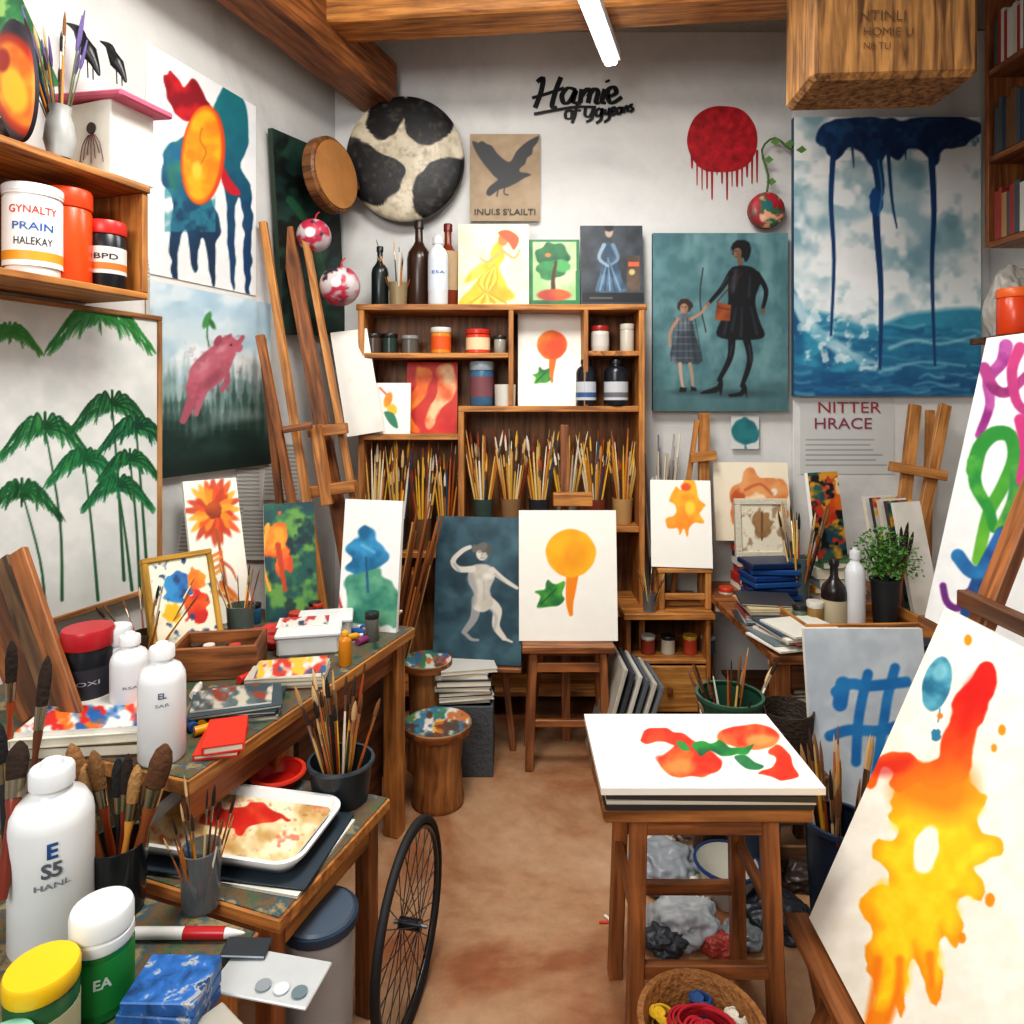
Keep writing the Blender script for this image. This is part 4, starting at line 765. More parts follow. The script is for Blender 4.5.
def a_mix(a): a.fill('d0ccc0'); a.noise('c23a2a',12,.5,.6); a.noise('2a5a8a',12,.58,.66); a.noise('e0b040',10,.6,.68)
flat(X(232,1.85),1.86,.2,.13,.3,z_,lambda a:(a.fill('6a7a78','3a4a50'),a.noise('b8b0a0',9,.5,.6),a.noise('8a3a2a',8,.6,.7)),'worn printed card with faded paint stains',t=.004,nm='painted_card')
z_=stack(X(292,2.06),2.06,TZ,.22,.15,3,.012,.2,['7a4a2a','b8b0a0','a8402a'],'sketchbooks on table','sketchbook lying on work table')
flat(X(292,2.06),2.06,.20,.14,.22,z_,a_mix,'small colourful painted card on sketchbooks',t=.004,nm='painted_card')
cq=V((X(215,2.10),2.14,TZ))
thing('wooden_crate','small open wooden crate on work table','crate',cq,.15)
for s_ in (-1,1): box('side_board',(.25,.012,.10),(0,s_*.075,.05),MID); box('end_board',(.012,.138,.10),(s_*.119,0,.05),MID)
box('bottom_board',(.22,.13,.01),(0,0,.006),MID); done()
for i in range(4): B(196+i*13,650,628,11,2.14,TZ+.012,'jar',['8a3a2a','3a5a6a','c89a3a','5a5a5a'][i],['2a2a2a','d0ccc0','1f1f1f','b8342a'][i],'tiny paint pot inside the wooden crate',cat='jar',group='paint pots in crate')
for i,(px,py,w) in enumerate(((305,655,.20),(322,640,.18))):
    q=on(px,py,TZ); thing('plastic_box','white plastic storage box with lid','storage box',(q.x,q.y+.05,TZ),.2,'plastic boxes on table'); box('tub',(w,.12,.06),(0,0,.03),M('c4c6c4',.4),bev=.008); box('lid',(w+.012,.132,.015),(0,0,.068),M('d8dad8',.35),bev=.004); done()
q=on(300,648,TZ); flat(q.x,q.y+.04,.17,.1,.2,TZ+.0765,lambda a:(a.fill('d4d2ca'),a.noise('b83a3a',8,.56,.64),a.noise('3a4a5a',7,.62,.7)),'small stained paper on plastic box',t=.003,nm='painted_card')
TB(345,665,630,13,'squeeze','c8801d','d8a030','small amber paint bottle on table')
TB(372,640,612,14,'jar','5a5a54','2a2a2a','small grey jar near table end',cat='jar')
for i in range(34):
    px=R.uniform(190,395); py=R.uniform(618,650) if px>300 else R.uniform(640,740); q=on(px,py,TZ)
    if q.x>tl(0,0,0).x-.09-(2.55-q.y)*.3487: continue
    ptube(q.x,q.y,TZ,R.uniform(0,3.1))
for i in range(8):
    px=R.choice([250,262,278,292,318,360])+R.uniform(-6,6); py=R.uniform(612,640); q=on(px,py,TZ)
    bottle((q.x,q.y,TZ),R.uniform(.018,.026),R.uniform(.05,.08),'jar',R.choice(['6a4a3a','3a4a50','8a8a84','b8342a','2a5a7a']),R.choice(['1f1f1f','c8c4ba','b83a2a']),'small used paint pot on work table',cat='jar',group='paint pots on work table')
lump((X(272,2.3),2.36,TZ),.075,M('b83a34',.6,var=.5,scale=22,bump=.3),'crumpled red and white paint rag','rag','crumpled_rag',(1.3,.7,.6),seed=21)
def a_mul(a): a.fill('ece4cc'); a.ell(178,588,14,17,'2a5a9a','3a8ac0',wob=.7); a.ell(195,580,9,12,'d8582a','e8902a',wob=.6); a.ell(197,608,12,16,'c82a24','e0601c',wob=.7); a.ell(172,612,9,10,'e8b82a',wob=.6); a.noise('2a4a70',8,.62,.72)
canvas(V((X(166,2.20),2.16,TZ+.018)),V((X(213,2.25),2.30,TZ+.018)),V((X(153,2.2),2.27,TZ+.31)),a_mul,'small yellow framed canvas of blue and red blots',frame=W('c8983a','987020'),fw=.018)
def a_flw(a):
    a.fill('efe8da'); rr=random.Random(4)
    for ly in range(2):
        for i in range(20):
            t=i*2*math.pi/20+ly*.15+rr.uniform(-.05,.05); l=(30-ly*8)*rr.uniform(.85,1.1); cx,cy=214+math.cos(t)*l*.5,510+math.sin(t)*l*.62
            a.ell(cx,cy,l*.5,3.6,['d8501c','f08a24','b83c1c','f0a030'][rr.randint(0,3)],rot=math.atan2(math.sin(t)*1.2,math.cos(t)),a=.9)
    a.ell(214,510,8,9,'7a2a14','b8501c',wob=.4); a.line([(216,530),(222,560),(228,600)],(3,3),'a05020')
    for i in range(12): y=545+rr.uniform(0,50); s_=rr.choice([-1,1]); a.line([(221,y),(221+s_*rr.uniform(6,14),y+8),(221+s_*rr.uniform(8,20),y+20)],(4,1.2),rr.choice(['d86a24','e08a34','b84a1c']),a=.85)
canvas(V((X(203,2.56),2.52,TZ)),V((X(253,2.66),2.66,TZ)),V((X(183,2.66),2.64,TZ+.53)),a_flw,'tall white canvas of orange sunflower')
def a_go(a): a.fill('1f5a4a','163e48'); a.noise('6a9a44',14,.5,.7,.9); a.noise('0f2a30',10,.55,.7,.8); a.ell(277,538,12,20,'d8501c','f09a2a',wob=.8); a.ell(284,560,9,14,'c8401c','e8702a',wob=.8); a.line([(278,545),(285,590)],(6,4),'b8401c'); a.line([(268,525),(262,560),(270,590)],(4,3),'e8a030')
canvas(V((X(268,2.62),2.60,TZ)),V((X(314,2.62),2.68,TZ)),V((X(251,2.71),2.70,TZ+.43)),a_go,'small green canvas with orange flame plant')
def a_bt(a): a.fill('e9eae7'); a.blob([(350,560),(347,550),(351,541),(357,535),(360,527),(367,524),(373,530),(376,540),(383,546),(388,555),(384,564),(376,570),(368,582),(358,578),(348,570)],'3a92c0','1c648c',wob=6,soft=2); a.blob([(345,582),(355,576),(375,570),(392,582),(400,600),(400,625),(354,622),(348,600)],'2f7a6a','6aa888',wob=6,soft=2); a.line([(366,558),(368,592)],2.5,'1f5a80'); a.line([(362,545),(374,552)],3,'8accE8'.lower(),a=.5,soft=2); a.line([(311,510),(328,560),(345,622)],3,'b83a3a')
canvas(V((X(338,2.55),2.54,TZ)),V((X(399,2.55),2.48,TZ)),V((X(311,2.68),2.64,TZ+.47)),a_bt,'white canvas with loose blue tree landscape')
for i in range(4):
    bar('wooden_plank',P(-30+i*16,575-i*8,1.95-.03*i),P(30+i*15,720,1.80-.03*i),.05,.02,[MID,DARK,OLD,MID][i],top=('rough wooden plank leaning at the table end','plank','leaning planks'))
q=on(235,640,TZ); cup((q.x,q.y+.05,TZ),.05,.11,M('6a7a74',.15,trans=.4),'clear glass jar with murky water',nm='water_jar')
bundle((q.x,q.y+.05),TZ,.045,8,.2,.3,.6,'brushes in the water jar',1.1)
c=V((X(133,2.12),2.2,TZ)); cup(c,.045,.1,M('4a3622',.5),'brown clay cup holding brushes'); bundle((c.x,c.y),TZ,.04,12,.2,.28,1.2,'brushes in brown clay cup',1.2)
# ================= FLOOR MIDDLE =================
def wheel():
    Rr=.245; c=V((-.262,1.76,Rr+.004)); d=V((.2,.98,0)).normalized(); n=V((d.y,-d.x,0))
    m=Matrix.Identity(4)
    for i in range(3): m[i][0]=d[i]; m[i][1]=V((0,0,1))[i]; m[i][2]=n[i]; m[i][3]=c[i]
    thing('bicycle_wheel','black spoked bicycle wheel standing beside the table','wheel',mx=m)
    ring=lambda r:[(r*math.cos(t),r*math.sin(t),0) for t in np.linspace(0,2*math.pi,48,endpoint=False)]
    tube('tire',ring(Rr-.011),.011,M('1a1a1c',.7),seg=12,smooth=0,closed=True); tube('rim',ring(Rr-.028),.007,M('4a4c50',.3,.8),seg=8,smooth=0,closed=True)
    tube('hub',[(0,0,-.03),(0,0,.03)],.014,M('3a3c40',.3,.8),smooth=0,seg=14)
    for i in range(32):
        t=2*math.pi*i/32; z=.022 if i%2 else -.022; a2=t+.25*(1 if i%4<2 else -1)
        tube('spoke',[(.013*math.cos(a2),.013*math.sin(a2),z),((Rr-.030)*math.cos(t),(Rr-.030)*math.sin(t),0)],.0014,M('5a5c60',.3,.8),smooth=0,seg=5)
    tube('axle',[(0,0,-.045),(0,0,.045)],.005,M('8a8c90',.3,.8),smooth=0,seg=8); done()
wheel()
c=V((-.435,1.54,0)); thing('plastic_bin','white plastic bin with blue rim, table shade painted grey','bin',c)
lathe('body',[(0,0),(.068,0),(.08,.43),(.076,.43),(.065,.006),(0,.006)],M('a4a7a9',.4)); lathe('rim',[(.075,.425),(.086,.425),(.087,.445),(.075,.445),(.075,.425)],M('26394e',.4)); lathe('lid',[(0,.446),(.08,.446),(.075,.452),(0,.455)],M('4a5866',.4)); done()  # white bin; body colour greyed to carry the shade under the table
def a_spl(a):
    a.fill('c4b8a2')
    for i,cx in enumerate(['a8342a','2a5a8a','d0a02a','3a7a5a','d8d4ca','b8602a','2a6a8a','5a3a2a']): a.noise(cx,11,.58,.63,.85)
def rstool(px,Y,zt2,r,lb):
    x=X(px,Y); thing('round_stool',lb,'stool',(x,Y,0))
    lathe('body',[(0,0),(r*.72,0),(r*.78,.02),(r*.68,zt2*.45),(r*.74,zt2-.035),(0,zt2-.035)],W('b87f4a','7a4c24')(2),seg=32)
    lathe('seat',[(0,zt2-.035),(r*.97,zt2-.035),(r,zt2-.028),(r,zt2-.004),(0,zt2-.004)],MID(0),seg=36)
    disc('painted_top',(x,Y,zt2),V((1,0,0)),V((0,1,0)),r*.96,r*.96,0,.004,a_spl,p=G.top,side=M('b8a888')); done()
rstool(438,2.72,.32,.135,'low round wooden stool with paint splattered seat'); rstool(427,2.98,.47,.11,'taller round stool covered with dried paint')
c=(X(464,2.98),3.0)
thing('storage_basket','dark grey woven storage basket on the floor','basket',(c[0],c[1],0))
for s_ in(-1,1): box('side_wall',(.26,.012,.3),(0,s_*.1,.15),M('4a4e52',.7,bump=.5,scale=70)); box('end_wall',(.012,.188,.3),(s_*.124,0,.15),M('4a4e52',.7,bump=.5,scale=70))
box('base',(.23,.18,.01),(0,0,.006),M('3a3e42',.7)); done()
stack(c[0],c[1],.3005,.24,.2,7,.022,.1,['6a6f72','a8a8a4','4a5054','c0bcb4','2a3236'],'papers piled on basket','grey magazine piled on the storage basket',cat='magazine',nm='magazine')
c=(-.60,2.98); cup((c[0],c[1],0),.105,.45,M('3a2a20',.6),'tall dark bin holding long wooden dowels',nm='dowel_bin',cat='bin',taper=.9)
for i in range(70):
    a=R.uniform(0,6.28); q=.085*math.sqrt(R.random()); L=R.uniform(.75,1.2); p0=V((c[0]-.02+q*.5*math.cos(a),c[1]+q*.5*math.sin(a),.01)); d=V((.11+.2*q/.1*math.cos(a),.08*q/.1*math.sin(a),1)).normalized()
    tube('wooden_dowel',[p0,p0+d*L*.6,p0+d*L],[.004,R.uniform(.006,.010),.004],M(R.choice(['b8763a','8a5228','d0a060','6a4020','a06030','d8a840','c08030']),.5),smooth=0,seg=8,top=('long wooden dowel standing in dark bin','dowel','dowels in tall bin'))
def a_ang(a):
    a.fill('2c4854','3c5c68'); a.noise('5a7e88',26,.48,.78,.6); a.noise('1c3640',20,.55,.8,.6); S='d4cec2';S2_='989898'; Sh='84868a'
    a.line([(477,600),(474,618),(464,632)],(11,5),S2_); a.line([(464,632),(471,639),(478,640)],(4,2.5),S2_)
    a.line([(486,600),(497,610),(496,626),(504,638)],(12,5),S); a.line([(503,638),(512,642)],(3.5,2),S); a.line([(488,608),(496,617),(494,630)],(3,2),Sh,a=.5,soft=3)
    a.blob([(471,567),(480,564),(490,566),(495,576),(490,590),(493,604),(484,612),(473,608),(474,594),(468,580)],S,'bab5aa',soft=1.6)
    a.blob([(470,572),(475,577),(477,592),(475,606),(471,604),(473,592),(467,580)],Sh,a=.55,soft=4); a.ell(479,576,5,3,'b4b0a6',a=.6,soft=3); a.ell(488,576,5,3,'e6e1d6',a=.8,soft=3); a.line([(484,582),(484,600)],1,Sh,a=.5,soft=2); a.ell(484,604,5,4,'c2bcb0',a=.7,soft=3)
    a.line([(473,569),(459,569),(453,561),(462,551),(470,547)],(6.5,4),S); a.line([(459,571),(454,564)],(2,1.5),Sh,a=.6,soft=2); a.line([(492,570),(503,579),(517,588)],(6.5,3.2),S); a.line([(495,574),(505,583)],(2,1.5),Sh,a=.5,soft=2)
    a.ell(482,553,6,7.5,S); a.ell(485,554,3,6,'b0aaa0',a=.6,soft=3); a.ell(482,547,8,5,'6c6a64',wob=.6); a.ell(475,549,3,4,'6c6a64',wob=.5); a.ell(489,550,3,5,'5a5852',wob=.5); a.line([(479,552),(480.5,552)],.9,'4a4844'); a.line([(483.5,552),(485,552)],.9,'4a4844'); a.line([(482,553),(481.6,556)],.8,Sh); a.line([(480.5,558),(483.5,558)],.8,'8a6a60')
canvas(V((X(433,3.05),3.05,.43)),V((X(521,3.05),3.0,.43)),V((X(433,3.05),3.12,1.07)),a_ang,'teal canvas with pale marble-like standing figure',side='3a4a50',step=.75)
thing('display_easel','small wooden display easel holding the teal canvas','easel',wc=True,loc=(X(478,3.1),3.1,0))
for s_ in(-1,1): bar('front_leg',(X(478,3.1)+s_*.16,3.12,0),(X(478,3.1)+s_*.05,3.2,1.0),.03,.02,MID)
bar('rear_leg',(X(478,3.1),3.40,0),(X(478,3.1),3.2,1.0),.03,.02,MID); bar('ledge',(X(478,3.1)-.2,3.06,.415),(X(478,3.1)+.2,3.03,.415),.10,.02,MID,hint=V((0,0,1))); done()
sx=X(567,3.02)
thing('wooden_stool','small square wooden stool in front of bookcase','stool',(sx,3.06,0))
box('seat',(.40,.26,.03),(0,0,.525),MID); 
for a in(-1,1):
    for b in(-1,1): bar('leg',(a*.17,b*.11,0),(a*.15,b*.09,.51),.035,.035,MID)
box('rail',(.30,.02,.04),(0,-.095,.44),MID); box('rail',(.30,.02,.03),(0,-.1,.2),MID); box('rail',(.30,.02,.04),(0,.095,.44),MID); done()
canvas(V((X(519,3.0),3.0,.541)),V((X(618,3.0),3.0,.541)),V((X(519,3.0),3.06,1.105)),a_tom(571,553,25,556,594,2),'white canvas with yellow circle dripping and green leaf',step=.9)
thing('bookcase_easel','upright easel mast with wooden clamp behind canvas','easel',wc=True,loc=(X(572,3.2),3.2,0))
bar('mast',(X(566,3.22),3.22,0),(X(566,3.2),3.30,1.48),.04,.03,MID); bar('clamp_block',(X(553,3.2),3.2,1.135),(X(592,3.2),3.2,1.135),.06,.06,OAK); bar('support_leg',(X(540,3.24)-.05,3.26,0),(X(560,3.2),3.27,1.0),.03,.02,MID); done()
for i in range(6):
    x0=X(587+i*7,3.0); bar('stretched_canvas',(x0+.02,3.02,.012),(x0+.15,3.04,.46-.015*i),.018,.34,M(['afa99c','3a3e44','c4c0b6','5a5e64','b8b2a6','6a6d70'][i],.7,var=.3),top=('blank canvas board leaning on edge in row','canvas','leaning canvas boards'),hint=V((0,1,0)))
# ================= LOW CABINET =================
x0,x1=.555,.965; YF=3.3
thing('low_cabinet','low oak cabinet with open shelf and drawer','cabinet',((x0+x1)/2,YF,0)); w=x1-x0
box('top_board',(w+.03,.41,.03),(0,.19,.555),OAK)
for s_ in(-1,1): box('side_panel',(.022,.38,.54),(s_*(w/2-.011),.2,.27),OAK)
box('back_panel',(w-.05,.01,.5),(0,.385,.27),DARK); box('shelf_board',(w-.044,.36,.02),(0,.19,.33),OAK); box('bottom_board',(w-.044,.36,.02),(0,.19,.05),OAK)
d=box('drawer',(w-.05,.02,.22),(0,.012,.2),W('c8924e','94602c')); lathe('knob',[(0,0),(.012,0),(.016,.015),(0,.02)],MID(2),mx=Matrix.Translation((0,0,.2))@rotm((math.pi/2,0,0)),p=d); done()
for i,(px,cc) in enumerate(((648,'8a3a2a'),(668,'b8b0a0'),(690,'a8442a'),(708,'3a5a6a'))): bottle((X(px,3.4),3.4,.3405),.035,.09,'jar',cc,['c8c4ba','2a2a2a','c8a040','b8b8b8'][i],'small paint pot in cabinet cubby',cat='jar',group='paint pots in low cabinet')
CZ=.5705
for i,(px,Y,r,h,cc,cp) in enumerate(((726,3.40,.035,.10,'b8a890','c8442a'),(738,3.34,.028,.07,'c84a2a','e0b080'),(720,3.33,.022,.05,'d8d0c0','3a3a3a'))): bottle((X(px,Y),Y,CZ),r,h,'jar',cc,cp,'small painted pot on low cabinet',cat='jar',group='pots on low cabinet')
cx=X(685,3.36)
thing('wooden_box_stand','small wooden stand under the blot canvas','stand',(cx,3.42,CZ))
box('top',(.27,.14,.02),(0,0,.19),PINE)
for a in(-1,1):
    for b in(-1,1): box('leg',(.03,.03,.18),(a*.115,b*.05,.09),PINE)
box('rail',(.2,.02,.03),(0,-.05,.06),PINE); done()
def a_bl(a): a.fill('f2eee4'); a.blob([(674,492),(676,486),(682,489),(686,480),(694,481),(698,490),(700,500),(706,506),(700,512),(703,522),(694,522),(690,526),(688,538),(684,530),(680,536),(677,528),(668,528),(664,520),(672,516),(676,506),(670,500)],'f2b61c','f08a1a',wob=4); a.ell(686,487,5,4,'e0501c',soft=2); a.ell(671,521,5,4,'f0a020'); a.ell(690,508,5,7,'f8cc3c',soft=3)
canvas(V((X(653,3.34),3.38,CZ+.205)),V((X(713,3.34),3.34,CZ+.205)),V((X(661,3.42),3.46,CZ+.205+.42)),a_bl,'white canvas with orange ink blot',step=.8)
thing('small_easel','small wooden easel behind the blot canvas','easel',wc=True,loc=(X(703,3.6),3.6,CZ))
bar('mast',(X(703,3.6),3.6,CZ),(X(704,3.6),3.6,Z(413,3.6)),.055,.03,PINE); bar('crossbar',P(690,458,3.56),P(716,455,3.56),.05,.03,PINE); bar('side_leg',(X(672,3.6),3.6,CZ),(X(697,3.6),3.6,Z(420,3.6)),.025,.02,PINE); done()
c=(X(659,3.6),3.62); cup((c[0],c[1],CZ),.05,.2,M('5a5048',.5),'grey pot packed with pale sticks')
for i in range(36):
    a=R.uniform(0,6.28);q=.034*math.sqrt(R.random()); p0=V((c[0]+q*math.cos(a),c[1]+q*math.sin(a),CZ+.005)); d=V((.11*math.cos(a),.05*math.sin(a),1)).normalized()
    tube('pale_stick',[p0,p0+d*R.uniform(.6,.86)],.005,M(R.choice(['c8c0b4','a8a098','7a7a80','b8a888','dcd4c4']),.5),smooth=0,seg=6,top=('pale thin stick standing in grey pot','stick','pale sticks in pot'))
c=(X(650,3.32),3.33); cup((c[0],c[1],CZ),.035,.09,M('8a8a8a',.3,.6),'small metal tin with thin brushes'); bundle(c,CZ,.03,10,.17,.24,.6,'thin brushes in metal tin',1.2)
# ================= RIGHT DESK =================
DX0,DX1,DY0,DY1,DZ=.98,2.05,2.56,3.62,.64
thing('corner_desk','cluttered dark wooden desk in the corner','desk',((DX0+DX1)/2,(DY0+DY1)/2,0)); w=DX1-DX0;d_=DY1-DY0
box('desk_top',(w,d_,.035),(0,0,DZ-.0175),MID)
for a in(-1,1):
    for b in(-1,1): box('leg',(.06,.06,DZ-.036),(a*(w/2-.04),b*(d_/2-.04),(DZ-.036)/2),MID)
box('apron',(w-.15,.02,.1),(0,-d_/2+.03,DZ-.087),DARK); box('lower_shelf',(w-.2,d_-.2,.02),(0,0,.2),DARK); done()
stack(1.2,2.75,.2105,.26,.2,10,.03,.1,PC,'books on desk lower shelf','book stacked on the desk lower shelf')
DZ+=.0005
PAP=['d8d4c8','bcb8ae','3a4a5a','a0443a','e0dcd0','c8b890','6a7478']
z_=stack(1.11,2.70,DZ,.24,.22,9,.008,.3,PAP,'papers at desk edge','magazine lying in stack at desk edge',cat='magazine',nm='magazine',jit=.03)
z_=stack(1.12,2.99,DZ,.24,.2,8,.010,-.1,PAP+PC,'sketchbooks on corner desk',jit=.025)
stack(1.36,2.66,DZ,.2,.16,4,.007,.6,PAP,'loose magazines on corner desk','loose magazine lying on corner desk',cat='magazine',nm='magazine',jit=.03)
for i in range(7): box('paint_case',(.24-.01*(i%3),.17,.026),None,M(['163a70','1c4a82','10284e','1f5088'][i%4],.35),mx=Matrix.Translation((X(768,3.25)+.01*(i%2),3.24,DZ+.014+i*.029))@Matrix.Rotation(R.uniform(-.2,.2),4,'Z'),top=('blue plastic paint case in a stack','paint case','stacked blue paint cases'),bev=.005)
def a_sw(a): a.fill('e6dac2'); a.ell(754,503,28,28,'dc9c62','cc7a42',wob=.8); a.ell(757,508,14,15,'f0d8b4',wob=.5,soft=3); a.ell(738,500,7,10,'b8552a',wob=.5,soft=2); a.line([(745,490),(760,484),(772,494)],3,'b8552a',a=.7)
canvas(V((X(719,3.5),3.55,.87)),V((X(794,3.5),3.52,.87)),V((X(719,3.5),3.63,1.27)),a_sw,'cream canvas with peach swirls')
z_=stack(X(756,3.5)+.03,3.52,DZ,.26,.12,6,.033,0,PC,'thick books under canvas','thick book stacked under a canvas')
tilt(742,499,782,545,3.38,DZ+.21,lambda a:(a.fill('e0d8c2'),a.ell(762,524,9,12,'a07c54',wob=.6),a.line([(762,512),(762,540)],1.5,'5a3a24'),a.noise('8a6a4a',6,.6,.72,.7)),'small picture in white carved frame',frame=M('ccc4b0',.6,bump=.5,scale=60),fw=.03)
def a_fish(a): a.fill('1f4a60','2f6a5a'); a.noise('e0a030',13,.5,.6); a.noise('c8402a',12,.6,.68); a.ell(838,500,9,22,'e8781c','c83a1c',wob=.8,rot=.4); a.ell(842,485,8,9,'f0d8a0',wob=.4); a.ell(840,484,2,2,'101010'); a.noise('0f1820',8,.62,.7)
canvas(V((X(815,3.25),3.22,.84)),V((X(853,3.25),3.3,.84)),V((X(826,3.3),3.32,.84+.41)),a_fish,'colourful abstract fish painting on desk',step=.8)
stack(X(838,3.3),3.33,DZ,.24,.2,5,.038,.1,PC,'books under fish painting','thick book stacked on corner desk')
c=(X(800,3.2),3.22); cup((c[0],c[1],DZ),.055,.22,M('6a7a7a',.2,trans=.4),'tall grey glass jar with brushes on desk',nm='glass_jar',cat='jar'); bundle(c,DZ,.05,16,.34,.5,.4,'brushes in grey glass jar',1.0)
tc_=V((X(852,2.80),2.80,DZ))
thing('wooden_tray','shallow wooden tray with low sides on desk','tray',tc_,.05)
box('base',(.50,.24,.012),(0,0,.006),OAK)
for s_ in(-1,1): box('long_side',(.52,.014,.085),(0,s_*.127,.0425),OAK); box('short_side',(.014,.24,.085),(s_*.253,0,.0425),OAK)
done(); TR=DZ+.0125
B(834,600,528,24,2.80,TR,'wine','1c1412','120f10','dark wine bottle with pale label',lab='b0a488',lz=(.1,.45),cat='bottle'); B(855,600,515,19,2.78,TR,'squeeze','d0d2d2','c7caca','slim white spray bottle in tray')
B(815,600,570,16,2.80,TR,'jar','8a6a3a','c8c4ba','small brown jar in wooden tray',cat='jar'); B(800,600,575,14,2.82,TR,'jar','5a6a5a','1f1f1f','small green jar in wooden tray',cat='jar')
for i in range(5): ptube(X(900+i*7,2.76),2.75+.01*i,TR,R.uniform(-.5,.5),'paint tubes in wooden tray')
c=V((X(880,2.90),2.86,TR)); 
thing('potted_plant','leafy green plant in dark pot','potted plant',c)
lathe('pot',[(0,0),(.045,0),(.057,.19),(.061,.19),(.061,.2),(.05,.2),(.045,.17),(0,.17)],M('23272a',.5))
Vs=[];Fs=[]
for i in range(1300):
    a=R.uniform(0,6.28);e=R.uniform(.0,1.5);q=R.uniform(.03,.16); ctr=V((q*math.cos(a)*math.cos(e),q*math.sin(a)*math.cos(e)*.8,.22+q*math.sin(e)*1.25)); s=R.uniform(.005,.012); t1=V((R.uniform(-1,1),R.uniform(-1,1),R.uniform(-.3,1))).normalized(); t2=t1.cross(V((R.uniform(-1,1),R.uniform(-1,1),.5))).normalized()
    b=len(Vs); Vs+=[ctr-t1*s,ctr+t2*s*.5,ctr+t1*s*1.3,ctr-t2*s*.5]; Fs.append((b,b+1,b+2,b+3))
mk('foliage',Vs,Fs,[M('4a7a30',.6,var=.6,scale=25)])
for i in range(14): a=R.uniform(0,6.28); tube('stem',[(0,0,.17),(.04*math.cos(a),.04*math.sin(a),.25),(.08*math.cos(a),.08*math.sin(a),.32)],.0018,M('3f5a2a'),seg=5)
done()
for i in range(5):
    l=884+i*8; Y=3.15-.05*i
    canvas(V((X(l,Y),Y,DZ)),V((X(l+34,Y),Y+.05,DZ)),V((X(l+14,Y),Y+.14,DZ+.5)),[a_pad,a_mix,a_pad,a_fish,a_pad][i],'small canvas leaning in a row on desk',t=.018,group='canvases leaning on desk',side=['d0c8b8','3a3a3a','c0b8a8','4a3a30','d0ccc0'][i])
for i in range(7): tl_=V((R.uniform(.05,.25),R.uniform(-.05,.1),1)); bigbrush(V((X(890+i*3,2.9),2.95,DZ)),V((X(890+i*3,2.9),2.95,DZ))+tl_.normalized()*R.uniform(.36,.48),.018,R.choice(['2b2b2b','5a3a20','7a2f1c','b5622a']),'2a1c14','long dark brush leaning beside plant')
thing('studio_easel','large pine studio easel by the back wall','easel',wc=True,loc=(X(930,3.45),3.45,0))
bar('front_leg',P(915,405,3.55),P(893,600,3.35),.06,.03,PINE); bar('front_leg',P(945,405,3.55),P(905,612,3.3),.06,.03,PINE); bar('crossbar',P(890,466,3.46),P(946,476,3.42),.05,.05,PINE); bar('rear_leg',P(930,410,3.66),(X(925,3.68),3.69,.0),.04,.03,PINE); done()
lump((X(905,2.62),2.60,DZ),.08,M('33353a',.8,bump=.4,scale=40),'crumpled dark grey rag on desk','rag','crumpled_rag',(1.3,.6,.4),seed=3)
def a_hash(a):
    a.fill('b8c0c6','c4ccd2'); a.noise('a4aeb6',24,.5,.75,.5)
    for pts,w in (([(868,674),(862,700),(858,725),(856,762)],10),([(895,668),(888,695),(884,720),(876,772)],10),([(836,692),(850,684),(870,686),(906,682)],11),([(830,736),(850,730),(880,731),(902,724)],11),([(843,684),(840,704)],15)): a.line(pts,w,'1f70b0','2a82bc',soft=2)
canvas(V((X(815,2.33),2.33,.21)),V((X(938,2.33),2.33,.21)),V((X(815,2.33),2.42,.79)),a_hash,'pale canvas with blue hash-like brush strokes')
thing('canvas_stand','low wooden stand supporting the pale canvas','stand',(1.25,2.42,0)); box('top',(.45,.2,.02),(0,-.0,.198),OLD)
for a in(-1,1):
    for b in(-1,1): box('leg',(.03,.03,.187),(a*.2,b*.08,.0935),OLD)
done()
thing('wooden_crate','low slatted crate carrying bucket and basket','crate',(.84,2.41,0))
box('top_board',(.46,.24,.02),(0,0,.325),OLD)
for a in(-1,1):
    for b in(-1,1): box('corner_post',(.03,.03,.314),(a*.21,b*.1,.157),OLD)
for zz in (.08,.2,.28): box('slat',(.44,.012,.05),(0,-.118,zz),OLD)
done()
c=V((.765,2.4,.3355)); thing('green_bucket','dark green metal bucket with brushes inside','bucket',c)
lathe('body',[(0,0),(.095,0),(.112,.225),(.108,.225),(.091,.005),(0,.005)],M('264a3a',.35,var=.2)); lathe('rim',[(.107,.22),(.117,.22),(.118,.233),(.107,.233),(.107,.22)],M('2f5a48',.35))
tube('handle',[(.112,0,.215),(.1,-.08,.15),(0,-.125,.12),(-.1,-.08,.15),(-.112,0,.215)],.003,M('8a8a8a',.3,1)); done()
bundle((c.x,c.y),.345,.08,16,.26,.38,.8,'brushes in green bucket',1.3)
c=V((.965,2.41,.3355)); lathe('wicker_basket',[(0,0),(.07,0),(.092,.12),(.096,.18),(.090,.18),(.084,.12),(.064,.008),(0,.008)],M('3a2e24',.7,bump=.9,scale=90),mx=Matrix.Translation(c),top=('small dark wicker basket on the crate','basket'))
